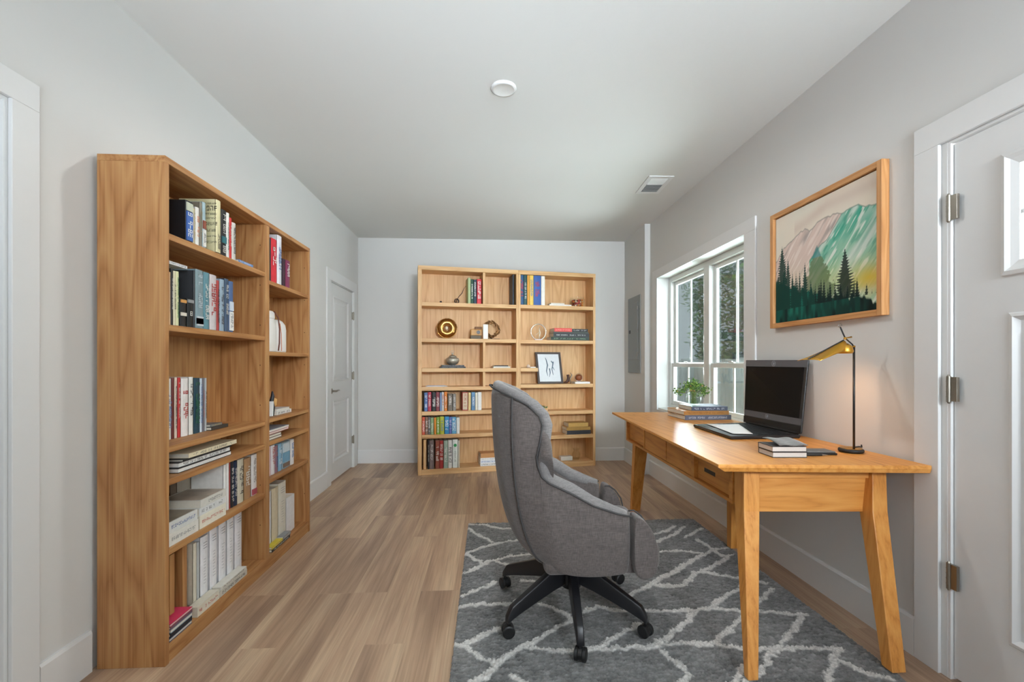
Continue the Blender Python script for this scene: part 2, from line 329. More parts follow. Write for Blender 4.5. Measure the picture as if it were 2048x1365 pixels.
DATA = {
"OB": [-0.7557,4.9484],
"AB": 0.17780392528009287,
"ZL": {"A":1.757,"B":1.383,"C":0.885,"D":0.75,"E":0.465,"F":0.075,"fA":1.72,"fB":1.295,"fC":0.893,"fD":0.755,"fE":0.53,"fF":0.075},
"ZB": {"L1":1.895,"L2":1.5,"L3":1.17,"L4":0.965,"L5":0.695,"L6":0.44,"L7":0.06,"R1":1.9,"R2":1.495,"R3":1.17,"R4":0.98,"R5":0.665,"R6":0.38,"R7":0.06},
"books": [
  ["L","A",2.0275,0.0491,0.1779,0.17,0.012,"16161a","2","bandblue","black hardback with blue white spine on the top shelf of left bookcase","books on the top shelf of the left bookcase"],
  ["L","A",2.0774,0.0163,0.1587,0.17,0.012,"cfc3a0","c","t","thin cream booklet beside the black hardback on the top shelf of left bookcase","books on the top shelf of the left bookcase"],
  ["L","A",2.0952,0.0266,0.1711,0.17,0.012,"e6e3dc","o","t","white paperback with orange lettering on the top shelf of left bookcase","books on the top shelf of the left bookcase"],
  ["L","A",2.1248,0.0186,0.2028,0.17,0.012,"7d7566","c","t","dull brown paperback on the top shelf of left bookcase","books on the top shelf of the left bookcase"],
  ["L","A",2.145,0.0242,0.211,0.17,0.012,"9db4ba","w","half","light blue paperback with white lower spine on the top shelf of left bookcase","books on the top shelf of the left bookcase"],
  ["L","A",2.2198,0.0396,0.2502,0.17,-0.004,"d8cfa4","k","cover","tall beige book with printed cover facing camera on the top shelf of left bookcase","books on the top shelf of the left bookcase"],
  ["L","A",2.2906,0.0435,0.2289,0.17,0.012,"19191c","w","bandteal","black book with white and teal lettering on the top shelf of left bookcase","books on the top shelf of the left bookcase"],
  ["L","A",2.3357,0.0247,0.2259,0.17,0.012,"e8e6e0","k","t","white paperback with black lettering on the top shelf of left bookcase","books on the top shelf of the left bookcase"],
  ["L","A",2.3621,0.0207,0.2085,0.17,0.012,"c92f2f","w","t","narrow red paperback on the top shelf of left bookcase","books on the top shelf of the left bookcase"],
  ["L","A",2.3845,0.0351,0.1921,0.17,0.012,"cfccc4","k","t","short grey white paperback on the top shelf of left bookcase","books on the top shelf of the left bookcase"],
  ["L","B",1.9215,0.0097,0.2167,0.17,0.008,"c9a27a","k","t","brownish cream book, nearest the side panel, on the second shelf of left bookcase","books on the second shelf of the left bookcase"],
  ["L","B",1.9326,0.0134,0.2338,0.17,0.008,"28211f","w","t","dark brown book with pale lettering on the second shelf of left bookcase","books on the second shelf of the left bookcase"],
  ["L","B",1.9474,0.0152,0.2267,0.17,0.008,"d9cfb0","k","t","cream book with grey lettering on the second shelf of left bookcase","books on the second shelf of the left bookcase"],
  ["L","B",1.964,0.017,0.2281,0.17,0.008,"dfdcae","g","t","pale yellow book with green lettering on the second shelf of left bookcase","books on the second shelf of the left bookcase"],
  ["L","B",1.9865,0.0405,0.1169,0.17,0.008,"141416","w","box","short black box file with pale label on the second shelf of left bookcase","books on the second shelf of the left bookcase"],
  ["L","B",2.0327,0.0409,0.1235,0.17,0.008,"141416","w","eight","short black box file marked with figure 8 on the second shelf of left bookcase","books on the second shelf of the left bookcase"],
  ["L","B",2.0758,0.0115,0.2547,0.17,0.008,"33353a","w","n","thin tall black folder on the second shelf of left bookcase","books on the second shelf of the left bookcase"],
  ["L","B",2.0892,0.055,0.2641,0.17,0.008,"7e9196","r","bandgrey","wide grey blue volume with red label on the second shelf of left bookcase","books on the second shelf of the left bookcase"],
  ["L","B",2.1461,0.0428,0.263,0.17,0.008,"5d8791","w","t","blue green striped volume on the second shelf of left bookcase","books on the second shelf of the left bookcase"],
  ["L","B",2.1916,0.0533,0.2613,0.17,0.008,"c9c0c0","r","t","pinkish white volume with red lettering on the second shelf of left bookcase","books on the second shelf of the left bookcase"],
  ["L","B",2.2469,0.0211,0.2423,0.17,0.008,"a33a38","k","t","narrow dark red volume on the second shelf of left bookcase","books on the second shelf of the left bookcase"],
  ["L","B",2.2704,0.0381,0.2531,0.17,0.008,"93a5b3","k","t","pale blue volume with dark lettering on the second shelf of left bookcase","books on the second shelf of the left bookcase"],
  ["L","B",2.3114,0.0356,0.2629,0.17,0.008,"3c4f66","w","t","dark blue volume with white lower lettering on the second shelf of left bookcase","books on the second shelf of the left bookcase"],
  ["L","B",2.3495,0.0396,0.2577,0.17,0.008,"4a628a","w","half","navy volume with white foot, rightmost on the second shelf of left bookcase","books on the second shelf of the left bookcase"],
  ["L","C",2.058,0.0274,0.2714,0.14,0.11,"e9e7e2","b","t","white book with blue lettering, nearest side panel, on the third shelf of left bookcase","books on the third shelf of the left bookcase"],
  ["L","C",2.0875,0.0171,0.2728,0.14,0.11,"6a2522","w","n","dark red book with black foot on the third shelf of left bookcase","books on the third shelf of the left bookcase"],
  ["L","C",2.1067,0.0176,0.2744,0.14,0.11,"e2cdbb","k","t","cream pink book on the third shelf of left bookcase","books on the third shelf of the left bookcase"],
  ["L","C",2.1271,0.0196,0.2737,0.14,0.11,"c2302f","w","t","bright red book with white lettering on the third shelf of left bookcase","books on the third shelf of the left bookcase"],
  ["L","C",2.1498,0.0498,0.2678,0.14,0.11,"e9e3df","r","t","wide white book with red bands on the third shelf of left bookcase","books on the third shelf of the left bookcase"],
  ["L","C",2.204,0.0318,0.2734,0.14,0.11,"e6e4dd","k","t","white book with faint grey marks on the third shelf of left bookcase","books on the third shelf of the left bookcase"],
  ["L","C",2.2402,0.0444,0.2672,0.14,0.11,"1f4150","g","t","dark teal book with green lettering on the third shelf of left bookcase","books on the third shelf of the left bookcase"],
  ["L","C",2.2869,0.0171,0.2637,0.14,0.11,"cdd8e4","b","t","narrow light blue book on the third shelf of left bookcase","books on the third shelf of the left bookcase"],
  ["L","C",2.3067,0.0146,0.263,0.14,0.11,"6f6b72","r","t","thin grey red book on the third shelf of left bookcase","books on the third shelf of the left bookcase"],
  ["L","C",2.3237,0.016,0.2649,0.14,0.11,"adb0b2","k","t","thin grey book, rightmost upright on the third shelf of left bookcase","books on the third shelf of the left bookcase"],
  ["L","E",2.3695,0.0234,0.2401,0.16,0.045,"eceae6","k","n","thin white book on the fifth shelf of left bookcase","upright books on the fifth shelf of the left bookcase"],
  ["L","E",2.3951,0.0225,0.2448,0.16,0.045,"e3e1dc","k","n","slim off white book on the fifth shelf of left bookcase","upright books on the fifth shelf of the left bookcase"],
  ["L","E",2.4207,0.0083,0.2433,0.16,0.045,"a53a30","k","n","very thin red book on the fifth shelf of left bookcase","upright books on the fifth shelf of the left bookcase"],
  ["L","E",2.4312,0.029,0.2414,0.16,0.045,"22242a","w","t","black book with white title on the fifth shelf of left bookcase","upright books on the fifth shelf of the left bookcase"],
  ["L","E",2.4624,0.0326,0.2368,0.16,0.045,"1c2b44","w","t","dark navy book with blue label on the fifth shelf of left bookcase","upright books on the fifth shelf of the left bookcase"],
  ["L","E",2.4982,0.0589,0.2371,0.16,0.045,"cfc8b4","k","t","cream book with grey lettering on the fifth shelf of left bookcase","upright books on the fifth shelf of the left bookcase"],
  ["L","E",2.5631,0.0702,0.2277,0.16,0.045,"a8845f","w","t","tan book with pale lettering on the fifth shelf of left bookcase","upright books on the fifth shelf of the left bookcase"],
  ["L","E",2.6385,0.0615,0.2329,0.16,0.045,"e8e5e2","r","foot","white box like book with red foot on the fifth shelf of left bookcase","upright books on the fifth shelf of the left bookcase"],
  ["L","F",2.1571,0.0243,0.313,0.17,0.06,"d8cfbc","k","n","thin cream folder, first of the row, on the bottom shelf of left bookcase","white binders on the bottom shelf of the left bookcase"],
  ["L","F",2.1836,0.0172,0.3085,0.17,0.06,"b9bbbb","k","n","thin grey folder on the bottom shelf of left bookcase","white binders on the bottom shelf of the left bookcase"],
  ["L","F",2.2079,0.0565,0.32,0.17,0.06,"e9e8ea","k","binder","white lever binder beside the grey folder on the bottom shelf of left bookcase","white binders on the bottom shelf of the left bookcase"],
  ["L","F",2.279,0.0583,0.332,0.17,0.06,"e9e8ea","k","binder","white lever binder, second of five, on the bottom shelf of left bookcase","white binders on the bottom shelf of the left bookcase"],
  ["L","F",2.3528,0.0624,0.3401,0.17,0.06,"e9e8ea","k","binder","white lever binder, middle of five, on the bottom shelf of left bookcase","white binders on the bottom shelf of the left bookcase"],
  ["L","F",2.4272,0.0571,0.3387,0.17,0.06,"e9e8ea","k","binder","white lever binder, fourth of five, on the bottom shelf of left bookcase","white binders on the bottom shelf of the left bookcase"],
  ["L","F",2.4971,0.0707,0.3454,0.17,0.06,"e9e8ea","k","binder","white lever binder, rightmost and furthest, on the bottom shelf of left bookcase","white binders on the bottom shelf of the left bookcase"],
  ["L","fA",2.8021,0.0162,0.2647,0.17,0.02,"2a2326","w","n","thin black book, top shelf in narrow bay of left bookcase","books at the top of the narrow bay"],
  ["L","fA",2.821,0.0737,0.2716,0.17,0.02,"cf2c3a","w","t","bright red book, top shelf in narrow bay of left bookcase","books at the top of the narrow bay"],
  ["L","fA",2.8982,0.0624,0.312,0.17,0.02,"e4e4ea","b","t","tall white book with blue lettering, top shelf in narrow bay of left bookcase","books at the top of the narrow bay"],
  ["L","fA",2.9712,0.0423,0.1791,0.17,0.02,"3a2030","w","n","short dark maroon book, top shelf in narrow bay of left bookcase","books at the top of the narrow bay"],
  ["L","fA",3.0172,0.0634,0.1821,0.17,0.02,"7d2c52","w","t","short purple book, top shelf in narrow bay of left bookcase","books at the top of the narrow bay"],
  ["L","fE",2.8345,0.026,0.1839,0.16,0.04,"d5bfc4","r","n","thin pink white book, fifth shelf in narrow bay of left bookcase","books on the fifth shelf of the narrow bay"],
  ["L","fE",2.8639,0.0478,0.1828,0.16,0.04,"e6e4e6","r","t","white book with red foot, fifth shelf in narrow bay of left bookcase","books on the fifth shelf of the narrow bay"],
  ["L","fE",2.9152,0.0371,0.1712,0.16,0.04,"8f6a74","b","t","red and blue book, fifth shelf in narrow bay of left bookcase","books on the fifth shelf of the narrow bay"],
  ["L","fE",2.9559,0.0525,0.1753,0.16,0.04,"86b2cb","w","t","sky blue book, fifth shelf in narrow bay of left bookcase","books on the fifth shelf of the narrow bay"],
  ["L","fE",3.0121,0.1153,0.1731,0.16,0.04,"93a8b4","b","cover2","wide blue grey picture book, fifth shelf in narrow bay of left bookcase","books on the fifth shelf of the narrow bay"],
  ["L","fE",3.1359,0.0586,0.17,0.16,0.04,"e9e8e8","b","t","white book with blue marks, fifth shelf in narrow bay of left bookcase","books on the fifth shelf of the narrow bay"],
  ["L","fF",2.8493,0.0378,0.3499,0.17,0.05,"dcdedf","k","n","thin white folder, bottom in narrow bay of left bookcase","books at the bottom of the narrow bay"],
  ["L","fF",2.8944,0.0835,0.3592,0.17,0.05,"d9cdb0","k","n","beige folder, bottom in narrow bay of left bookcase","books at the bottom of the narrow bay"],
  ["L","fF",2.9822,0.1074,0.3679,0.17,0.05,"e0dccd","k","binder","tall cream binder, bottom in narrow bay of left bookcase","books at the bottom of the narrow bay"],
  ["L","fF",3.0979,0.1287,0.2387,0.17,0.05,"e4e5e6","k","n","short white box file, bottom in narrow bay of left bookcase","books at the bottom of the narrow bay"],
  ["B","L1",0.5509,0.0297,0.2913,0.16,0.03,"a9b98a","w","n","pale green book in back bookcase, top left bay","books in the top left bay of the back bookcase"],
  ["B","L1",0.5837,0.0281,0.2758,0.16,0.03,"1f4a38","w","t","dark green book in back bookcase, top left bay","books in the top left bay of the back bookcase"],
  ["B","L1",0.6149,0.0327,0.2716,0.16,0.03,"22384a","w","t","dark blue book in back bookcase, top left bay","books in the top left bay of the back bookcase"],
  ["B","L1",0.6541,0.0494,0.2793,0.16,0.03,"d83844","w","t","red book with white title in back bookcase, top left bay","books in the top left bay of the back bookcase"],
  ["B","L1",1.0648,0.0193,0.3481,0.16,0.03,"25303c","w","n","thin dark blue folder against the upright in the back bookcase top row","books in the top left bay of the back bookcase"],
  ["B","L5",0.068,0.0359,0.2065,0.15,0.015,"5673a6","w","t","blue book, leftmost in upper lettered row of back bookcase","books in the upper row of the back bookcase"],
  ["B","L5",0.1068,0.0371,0.2114,0.15,0.015,"b03a4e","w","t","crimson book with white title in upper lettered row of back bookcase","books in the upper row of the back bookcase"],
  ["B","L5",0.1523,0.0405,0.2107,0.15,0.015,"2a2a2c","w","t","black book with white title in upper lettered row of back bookcase","books in the upper row of the back bookcase"],
  ["B","L5",0.1958,0.0374,0.2101,0.15,0.015,"7a343e","w","t","maroon book in upper lettered row of back bookcase","books in the upper row of the back bookcase"],
  ["B","L5",0.2383,0.0195,0.2041,0.15,0.015,"7f92b5","w","n","slim steel blue book in upper lettered row of back bookcase","books in the upper row of the back bookcase"],
  ["B","L5",0.2602,0.0223,0.2093,0.15,0.015,"d6d2cc","r","t","slim white book in upper lettered row of back bookcase","books in the upper row of the back bookcase"],
  ["B","L5",0.286,0.0316,0.2143,0.15,0.015,"d47a2c","w","t","orange book in upper lettered row of back bookcase","books in the upper row of the back bookcase"],
  ["B","L5",0.3262,0.0478,0.1859,0.15,0.015,"6d6257","w","t","grey brown book in upper lettered row of back bookcase","books in the upper row of the back bookcase"],
  ["B","L5",0.3803,0.0336,0.1851,0.15,0.015,"8c8780","w","t","grey book before the gap in upper lettered row of back bookcase","books in the upper row of the back bookcase"],
  ["B","L5",0.4844,0.0637,0.2056,0.15,0.015,"a33b33","w","two","brick red double volume after the gap in upper lettered row of back bookcase","books in the upper row of the back bookcase"],
  ["B","L5",0.5523,0.0296,0.1993,0.15,0.015,"dcc186","w","n","pale yellow book in upper lettered row of back bookcase","books in the upper row of the back bookcase"],
  ["B","L5",0.5883,0.04,0.2043,0.15,0.015,"5f87aa","w","t","soft blue book in upper lettered row of back bookcase","books in the upper row of the back bookcase"],
  ["B","L5",0.6313,0.0265,0.1981,0.15,0.015,"dfd8c4","k","n","cream book beside the soft blue one in upper lettered row of back bookcase","books in the upper row of the back bookcase"],
  ["B","L5",0.6608,0.0414,0.2032,0.15,0.015,"e9e7e2","k","n","white book, rightmost in upper lettered row of back bookcase","books in the upper row of the back bookcase"],
  ["B","L6",0.0431,0.0315,0.1942,0.15,0.01,"cc5a3e","w","t","orange red book, leftmost in middle lettered row of back bookcase","books in the middle row of the back bookcase"],
  ["B","L6",0.078,0.0289,0.1933,0.15,0.01,"8d6a58","w","t","dull brown book in middle lettered row of back bookcase","books in the middle row of the back bookcase"],
  ["B","L6",0.1098,0.0241,0.1925,0.15,0.01,"6c6a68","w","t","slim grey book in middle lettered row of back bookcase","books in the middle row of the back bookcase"],
  ["B","L6",0.1369,0.0328,0.1861,0.15,0.01,"8da67c","w","t","sage green book in middle lettered row of back bookcase","books in the middle row of the back bookcase"],
  ["B","L6",0.1743,0.0214,0.1852,0.15,0.01,"df8a35","w","n","slim orange book in middle lettered row of back bookcase","books in the middle row of the back bookcase"],
  ["B","L6",0.1987,0.0352,0.1898,0.15,0.01,"7fa23a","w","t","leaf green book in middle lettered row of back bookcase","books in the middle row of the back bookcase"],
  ["B","L6",0.238,0.0457,0.1941,0.15,0.01,"b0b63a","b","t","yellow green book in middle lettered row of back bookcase","books in the middle row of the back bookcase"],
  ["B","L6",0.2894,0.0465,0.1927,0.15,0.01,"2f86b8","w","t","bright blue book in middle lettered row of back bookcase","books in the middle row of the back bookcase"],
  ["B","L6",0.3384,0.0279,0.1861,0.15,0.01,"5a68a6","w","t","violet blue book in middle lettered row of back bookcase","books in the middle row of the back bookcase"],
  ["B","L6",0.3693,0.0474,0.185,0.15,0.01,"5fa0c2","w","t","light blue book in middle lettered row of back bookcase","books in the middle row of the back bookcase"],
  ["B","L6",0.4208,0.0343,0.1782,0.15,0.01,"dcdad2","k","n","white book, rightmost in middle lettered row of back bookcase","books in the middle row of the back bookcase"],
  ["B","L7",0.1067,0.0165,0.3145,0.16,0.012,"27262a","w","t","slim black book in bottom row of back bookcase","books in the bottom row of the back bookcase"],
  ["B","L7",0.1256,0.0463,0.3132,0.16,0.012,"7a6a68","w","t","grey brown book in bottom row of back bookcase","books in the bottom row of the back bookcase"],
  ["B","L7",0.1891,0.0417,0.3108,0.16,0.012,"94503e","w","t","reddish brown book in bottom row of back bookcase","books in the bottom row of the back bookcase"],
  ["B","L7",0.2337,0.0408,0.309,0.16,0.012,"a8322f","w","t","deep red book in bottom row of back bookcase","books in the bottom row of the back bookcase"],
  ["B","L7",0.2797,0.0443,0.3071,0.16,0.012,"9db0a0","w","t","grey green book in bottom row of back bookcase","books in the bottom row of the back bookcase"],
  ["B","L7",0.3292,0.0417,0.3108,0.16,0.012,"e4e2da","k","t","white book with bold black title in bottom row of back bookcase","books in the bottom row of the back bookcase"],
  ["B","L7",0.3778,0.0552,0.3141,0.16,0.012,"e3e6de","g","dot","white book with green spot in bottom row of back bookcase","books in the bottom row of the back bookcase"],
  ["B","L7",0.4366,0.0193,0.3014,0.16,0.012,"c9c2ae","k","n","slim cream book, rightmost in bottom row of back bookcase","books in the bottom row of the back bookcase"],
  ["B","R1",1.1568,0.0404,0.344,0.16,0.03,"25507a","r","t","dark blue book, leftmost in back bookcase, top right bay","books in the top right bay of the back bookcase"],
  ["B","R1",1.2004,0.0375,0.344,0.16,0.03,"1c4a4a","w","t","dark teal book in back bookcase, top right bay","books in the top right bay of the back bookcase"],
  ["B","R1",1.2411,0.0244,0.344,0.16,0.03,"dc9a3c","w","n","slim orange book in back bookcase, top right bay","books in the top right bay of the back bookcase"],
  ["B","R1",1.2688,0.0462,0.344,0.16,0.03,"e6c25a","b","t","yellow and blue book in back bookcase, top right bay","books in the top right bay of the back bookcase"],
  ["B","R1",1.3188,0.0872,0.344,0.16,0.03,"2b57a0","r","t","wide bright blue book in back bookcase, top right bay","books in the top right bay of the back bookcase"],
  ["B","R1",1.4098,0.045,0.3417,0.16,0.03,"ebe6dc","k","n","cream book, rightmost in back bookcase, top right bay","books in the top right bay of the back bookcase"]],
"rug": [
  [[-0.149,1.712],[-0.102,1.669],[-0.055,1.718],[-0.01,1.748],[0.037,1.81],[0.076,1.861],[0.17,1.926],[0.233,1.979],[0.314,2.049],[0.403,2.102],[0.382,2.159],[0.291,2.248],[0.267,2.268]],
  [[-0.17,1.945],[-0.142,1.952],[-0.096,1.941],[-0.055,1.885],[0.016,1.828],[0.037,1.81]],
  [[-0.097,1.954],[-0.035,2.003],[0.054,2.068]],
  [[0.191,1.916],[0.3,1.883],[0.429,1.885],[0.492,1.909],[0.581,1.979],[0.697,2.054]],
  [[0.428,1.881],[0.584,1.89],[0.728,1.891]],
  [[-0.151,2.248],[-0.073,2.268],[0.119,2.264],[0.235,2.355]],
  [[-0.124,2.354],[-0.043,2.425],[0.044,2.494]],
  [[-0.137,2.614],[-0.047,2.693],[0.032,2.77],[0.187,2.663],[0.313,2.665]],
  [[-0.139,2.876],[-0.024,2.728]],
  [[-0.139,2.89],[-0.018,2.983],[0.08,3.043],[0.217,3.082],[0.36,3.145]],
  [[-0.141,3.324],[-0.056,3.167],[0.035,3.057]],
  [[-0.139,3.406],[-0.02,3.386],[0.068,3.313],[0.193,3.293]],
  [[0.397,2.103],[0.476,2.178],[0.552,2.221],[0.637,2.169],[0.766,2.162],[1.098,2.167]],
  [[0.741,1.927],[0.806,1.957],[0.894,2.033],[1.022,2.16]],
  [[0.727,1.86],[0.749,1.816],[0.78,1.75],[0.784,1.712],[0.729,1.669]],
  [[0.733,1.905],[0.848,1.903],[0.959,1.892]],
  [[0.707,2.289],[0.79,2.352],[0.893,2.418],[0.946,2.46],[1.117,2.595],[1.243,2.695],[1.429,2.821]],
  [[0.893,2.418],[0.96,2.399],[1.081,2.407],[1.21,2.54],[1.314,2.593]],
  [[1.009,2.823],[1.13,2.847],[1.262,2.85],[1.362,2.804]],
  [[1.088,2.944],[1.184,3.029],[1.342,3.141],[1.455,3.264]],
  [[1.155,3.126],[1.297,3.194],[1.392,3.281]],
  [[1.376,3.066],[1.579,3.231]],
  [[1.446,3.015],[1.463,2.902]],
  [[0.032,2.77],[0.166,2.83],[0.328,2.86]],
  [[0.191,2.508],[0.291,2.48],[0.403,2.536]],
  [[0.897,2.421],[1.066,2.405],[1.196,2.534],[1.333,2.614],[1.549,2.776]],
  [[0.889,2.422],[0.937,2.466],[1.108,2.573],[1.179,2.641],[1.465,2.854],[1.58,2.88]],
  [[1.441,3.014],[1.47,2.864],[1.478,2.759]],
  [[1.199,2.542],[1.275,2.547],[1.336,2.509],[1.434,2.455],[1.542,2.402]],
  [[1.109,2.175],[1.251,2.142],[1.391,2.122],[1.527,2.091]],
  [[1.109,2.175],[1.155,2.223],[1.29,2.312],[1.39,2.379]],
  [[1.036,2.166],[0.901,2.034],[0.755,1.924]],
  [[0.736,1.906],[0.88,1.903],[0.991,1.906],[1.075,1.972],[1.224,2.096],[1.385,2.224],[1.534,2.342]],
  [[0.995,1.892],[1.095,1.854],[1.245,1.846],[1.391,1.847],[1.5,1.832]],
  [[1.52,2.091],[1.404,1.985],[1.251,1.864],[1.138,1.781],[1.061,1.704],[0.978,1.656]],
  [[1.483,1.833],[1.392,1.742],[1.25,1.598]],
  [[1.438,1.756],[1.46,1.714],[1.502,1.672],[1.546,1.647]],
  [[1.03,1.745],[0.963,1.686],[0.886,1.624]]],
"canvas": [2.67595,1.9387,1.4684,2.1096],
"teal": [[0.392,0.498],[0.482,0.585],[0.567,0.631],[0.635,0.715],[0.7,0.784],[0.762,0.805],[0.839,0.807],[0.891,0.771],[0.945,0.762],[1.0,0.75]],
"pink": [[0.007,0.585],[0.109,0.695],[0.231,0.751],[0.346,0.791],[0.392,0.756],[0.497,0.812],[0.567,0.811],[0.661,0.81],[0.7,0.784],[0.738,0.702]],
"cloud": [[0.231,0.843],[0.361,0.868],[0.567,0.936],[0.762,0.928],[0.988,0.928]],
"trees": [[0.082,0.717,0.05],[0.154,0.581,0.035],[0.118,0.563,0.03],[0.035,0.466,0.04],[0.206,0.454,0.025],[0.248,0.444,0.02],[0.289,0.441,0.022],[0.346,0.498,0.03],[0.408,0.331,0.03],[0.511,0.321,0.025],[0.54,0.315,0.03],[0.602,0.272,0.025],[0.642,0.287,0.02],[0.728,0.513,0.085],[0.828,0.264,0.03],[0.902,0.205,0.035],[0.942,0.155,0.02],[0.977,0.169,0.025]],
"bush": [0.46,0.61],
"foresttop": [[-0.003,0.404],[0.18,0.326],[0.377,0.262],[0.567,0.184],[0.661,0.162],[0.81,0.136],[0.879,0.107],[1.0,0.061]],
}

# ================================================================== ROOM SHELL
XL, XR, XF, YB, HC = -1.58, 1.79, 1.73, 5.60, 2.762
YJ = 4.87
struct(MB().box(-1.75, 2.0, -2.3, 5.75, -0.08, 0).build('floor', FLOORM), 'grey brown wood plank laminate floor of the room', 'floor')
struct(MB().box(-1.75, 2.0, -2.3, 5.75, HC, HC + 0.1).build('ceiling', CEIL), 'smooth white painted ceiling', 'ceiling')
struct(MB().box(-1.75, 2.0, YB, YB + 0.15, 0, HC).build('wall_back', WALL), 'white back wall behind the far bookcases', 'wall')
def wall_with_holes(name, x0, x1, y0, y1, holes, label):
    """holes: (ya, yb, za, zb) sorted along y"""
    m = MB(); y = y0
    for ya, yb, za, zb in holes:
        m.box(x0, x1, y, ya, 0, HC)
        if za > 0: m.box(x0, x1, ya, yb, 0, za)
        m.box(x0, x1, ya, yb, zb, HC); y = yb
    m.box(x0, x1, y, y1, 0, HC)
    return struct(m.build(name, WALL), label, 'wall')
WY0, WY1, WZ0, WZ1 = 3.033, 4.639, 0.74, 2.118
wall_with_holes('wall_right', XR, XR + 0.15, -2.3, YJ, [(0.74, 1.66, 0, 2.088), (WY0, WY1, WZ0, WZ1)], 'white right wall with the window and the painting')
struct(MB().box(XF, XR + 0.15, YJ, YB, 0, HC).build('wall_right_far', WALL), 'white projecting wall section with the grey electrical panel', 'wall')
wall_with_holes('wall_left', XL - 0.15, XL, -2.3, YB, [(0.62, 1.572, 0, 2.102), (4.60, 5.395, 0, 2.062)], 'white left wall behind the tall bookcase')
m = MB()
for a in ((-1.58, -1.3, 0, HC), (1.5, 1.79, 0, HC), (-1.3, 1.5, 2.45, HC), (-1.3, 1.5, 0, 0.35)):  # unseen open gap, added to let sky and fill light in
    m.box(a[0], a[1], -2.3, -2.2, a[2], a[3])
struct(m.build('wall_rear', WALL), 'white rear wall behind the viewer with an opening added for fill light', 'wall')

def baseboard(name, x0, x1, y0, y1, side):
    t = 0.014; h = 0.165; m = MB()
    if side == 'x+': prof = [(x0, 0), (x0 - t, 0), (x0 - t, h - 0.012), (x0 - t + 0.006, h), (x0, h)]
    if side == 'x-': prof = [(x0, 0), (x0 + t, 0), (x0 + t, h - 0.012), (x0 + t - 0.006, h), (x0, h)]
    if side in ('x+', 'x-'):
        m.loft([[(p, y0, z) for p, z in prof], [(p, y1, z) for p, z in prof]])
    else:
        prof = [(y0, 0), (y0 - t, 0), (y0 - t, h - 0.012), (y0 - t + 0.006, h), (y0, h)]
        m.loft([[(x0, p, z) for p, z in prof], [(x1, p, z) for p, z in prof]])
    return m
def bb(name, m, label): struct(m.build(name, TRIM), label, 'baseboard')
ml = baseboard('', XL, 0, 1.668, 1.874, 'x-'); m2 = baseboard('', XL, 0, 3.385, 4.498, 'x-')
m3 = MB(); m3.v = ml.v + m2.v; m3.f = ml.f + [tuple(i + len(ml.v) for i in f) for f in m2.f]
bb('baseboard_left', m3, 'white baseboard along the left wall')
bb('baseboard_back', baseboard('', XL, XF, YB, YB, 'y'), 'white baseboard along the back wall')
bb('baseboard_right', baseboard('', XR, 0, 1.785, YJ, 'x+'), 'white baseboard along the right wall under the desk')
mf = baseboard('', XF, 0, YJ - 0.014, YB - 0.014, 'x+'); mg = baseboard('', XF - 0.0, XR - 0.014, YJ, YJ, 'y')
bb('baseboard_right_far', mf, 'white baseboard below the electrical panel')

# -- casings -------------------------------------------------------
def casing(name, xw, sgn, ya, yb, ztop, w, label, zlo=0, bottom=False, t=0.014, wtop=None):
    """flat boards around an opening on the wall plane xw; sgn +1 right wall (projects to -x)"""
    wt = wtop or w
    x0, x1 = (xw - t, xw - 0.0005) if sgn > 0 else (xw + 0.0005, xw + t)
    m = MB()
    m.box(x0, x1, ya - w, ya, zlo, ztop); m.box(x0, x1, yb, yb + w, zlo, ztop)
    m.box(x0, x1, ya - w, yb + w, ztop, ztop + wt)
    if bottom: m.box(x0, x1, ya - w, yb + w, zlo - 0.09, zlo)
    return struct(m.build(name, TRIM, bevel=0.002), label, 'trim')
casing('trim_1', XR, 1, 0.74, 1.682, 2.088, 0.102, 'white casing around the entry door on the right')
casing('trim_2', XL, -1, 0.62, 1.572, 2.102, 0.093, 'white casing around the doorway at the left edge')
casing('trim_3', XL, -1, 4.612, 5.392, 2.062, 0.112, 'white casing around the far left door')
casing('trim_4', XR, 1, WY0, WY1, WZ1, 0.132, 'white casing around the double window', zlo=WZ0, bottom=True, wtop=0.09)

# -- window --------------------------------------------------------
win = thing('window_1', 'white double hung twin window above the desk end', 'window', (1.9, 3.836, WZ0)); win['kind'] = 'structure'
MB().box(XR + 0.002, 1.905, WY0 + 0.001, WY1 - 0.001, WZ0 - 0.0, WZ0 + 0.018).build('window_sill', VINYL, win, world=True, bevel=0.003)
XW = 1.905
GL = glass('window glass', (0.90, 0.94, 0.93, 1)); SCR = screen_mesh()
fr = MB()
fr.box(XW, 1.975, WY0 + .001, WY0 + 0.05, WZ0 + 0.018, WZ1 - .001); fr.box(XW, 1.975, WY1 - 0.05, WY1 - .001, WZ0 + 0.018, WZ1 - .001)
fr.box(XW, 1.975, WY0 + 0.05, WY1 - 0.05, WZ1 - 0.05, WZ1 - .001); fr.box(XW, 1.975, WY0 + 0.05, WY1 - 0.05, WZ0 + 0.018, WZ0 + 0.06)
fr.box(XW - 0.006, 1.975, 3.765, 3.865, WZ0 + 0.018, WZ1 - 0.05)
fr.build('window_frame', VINYL, win, world=True, bevel=0.004)
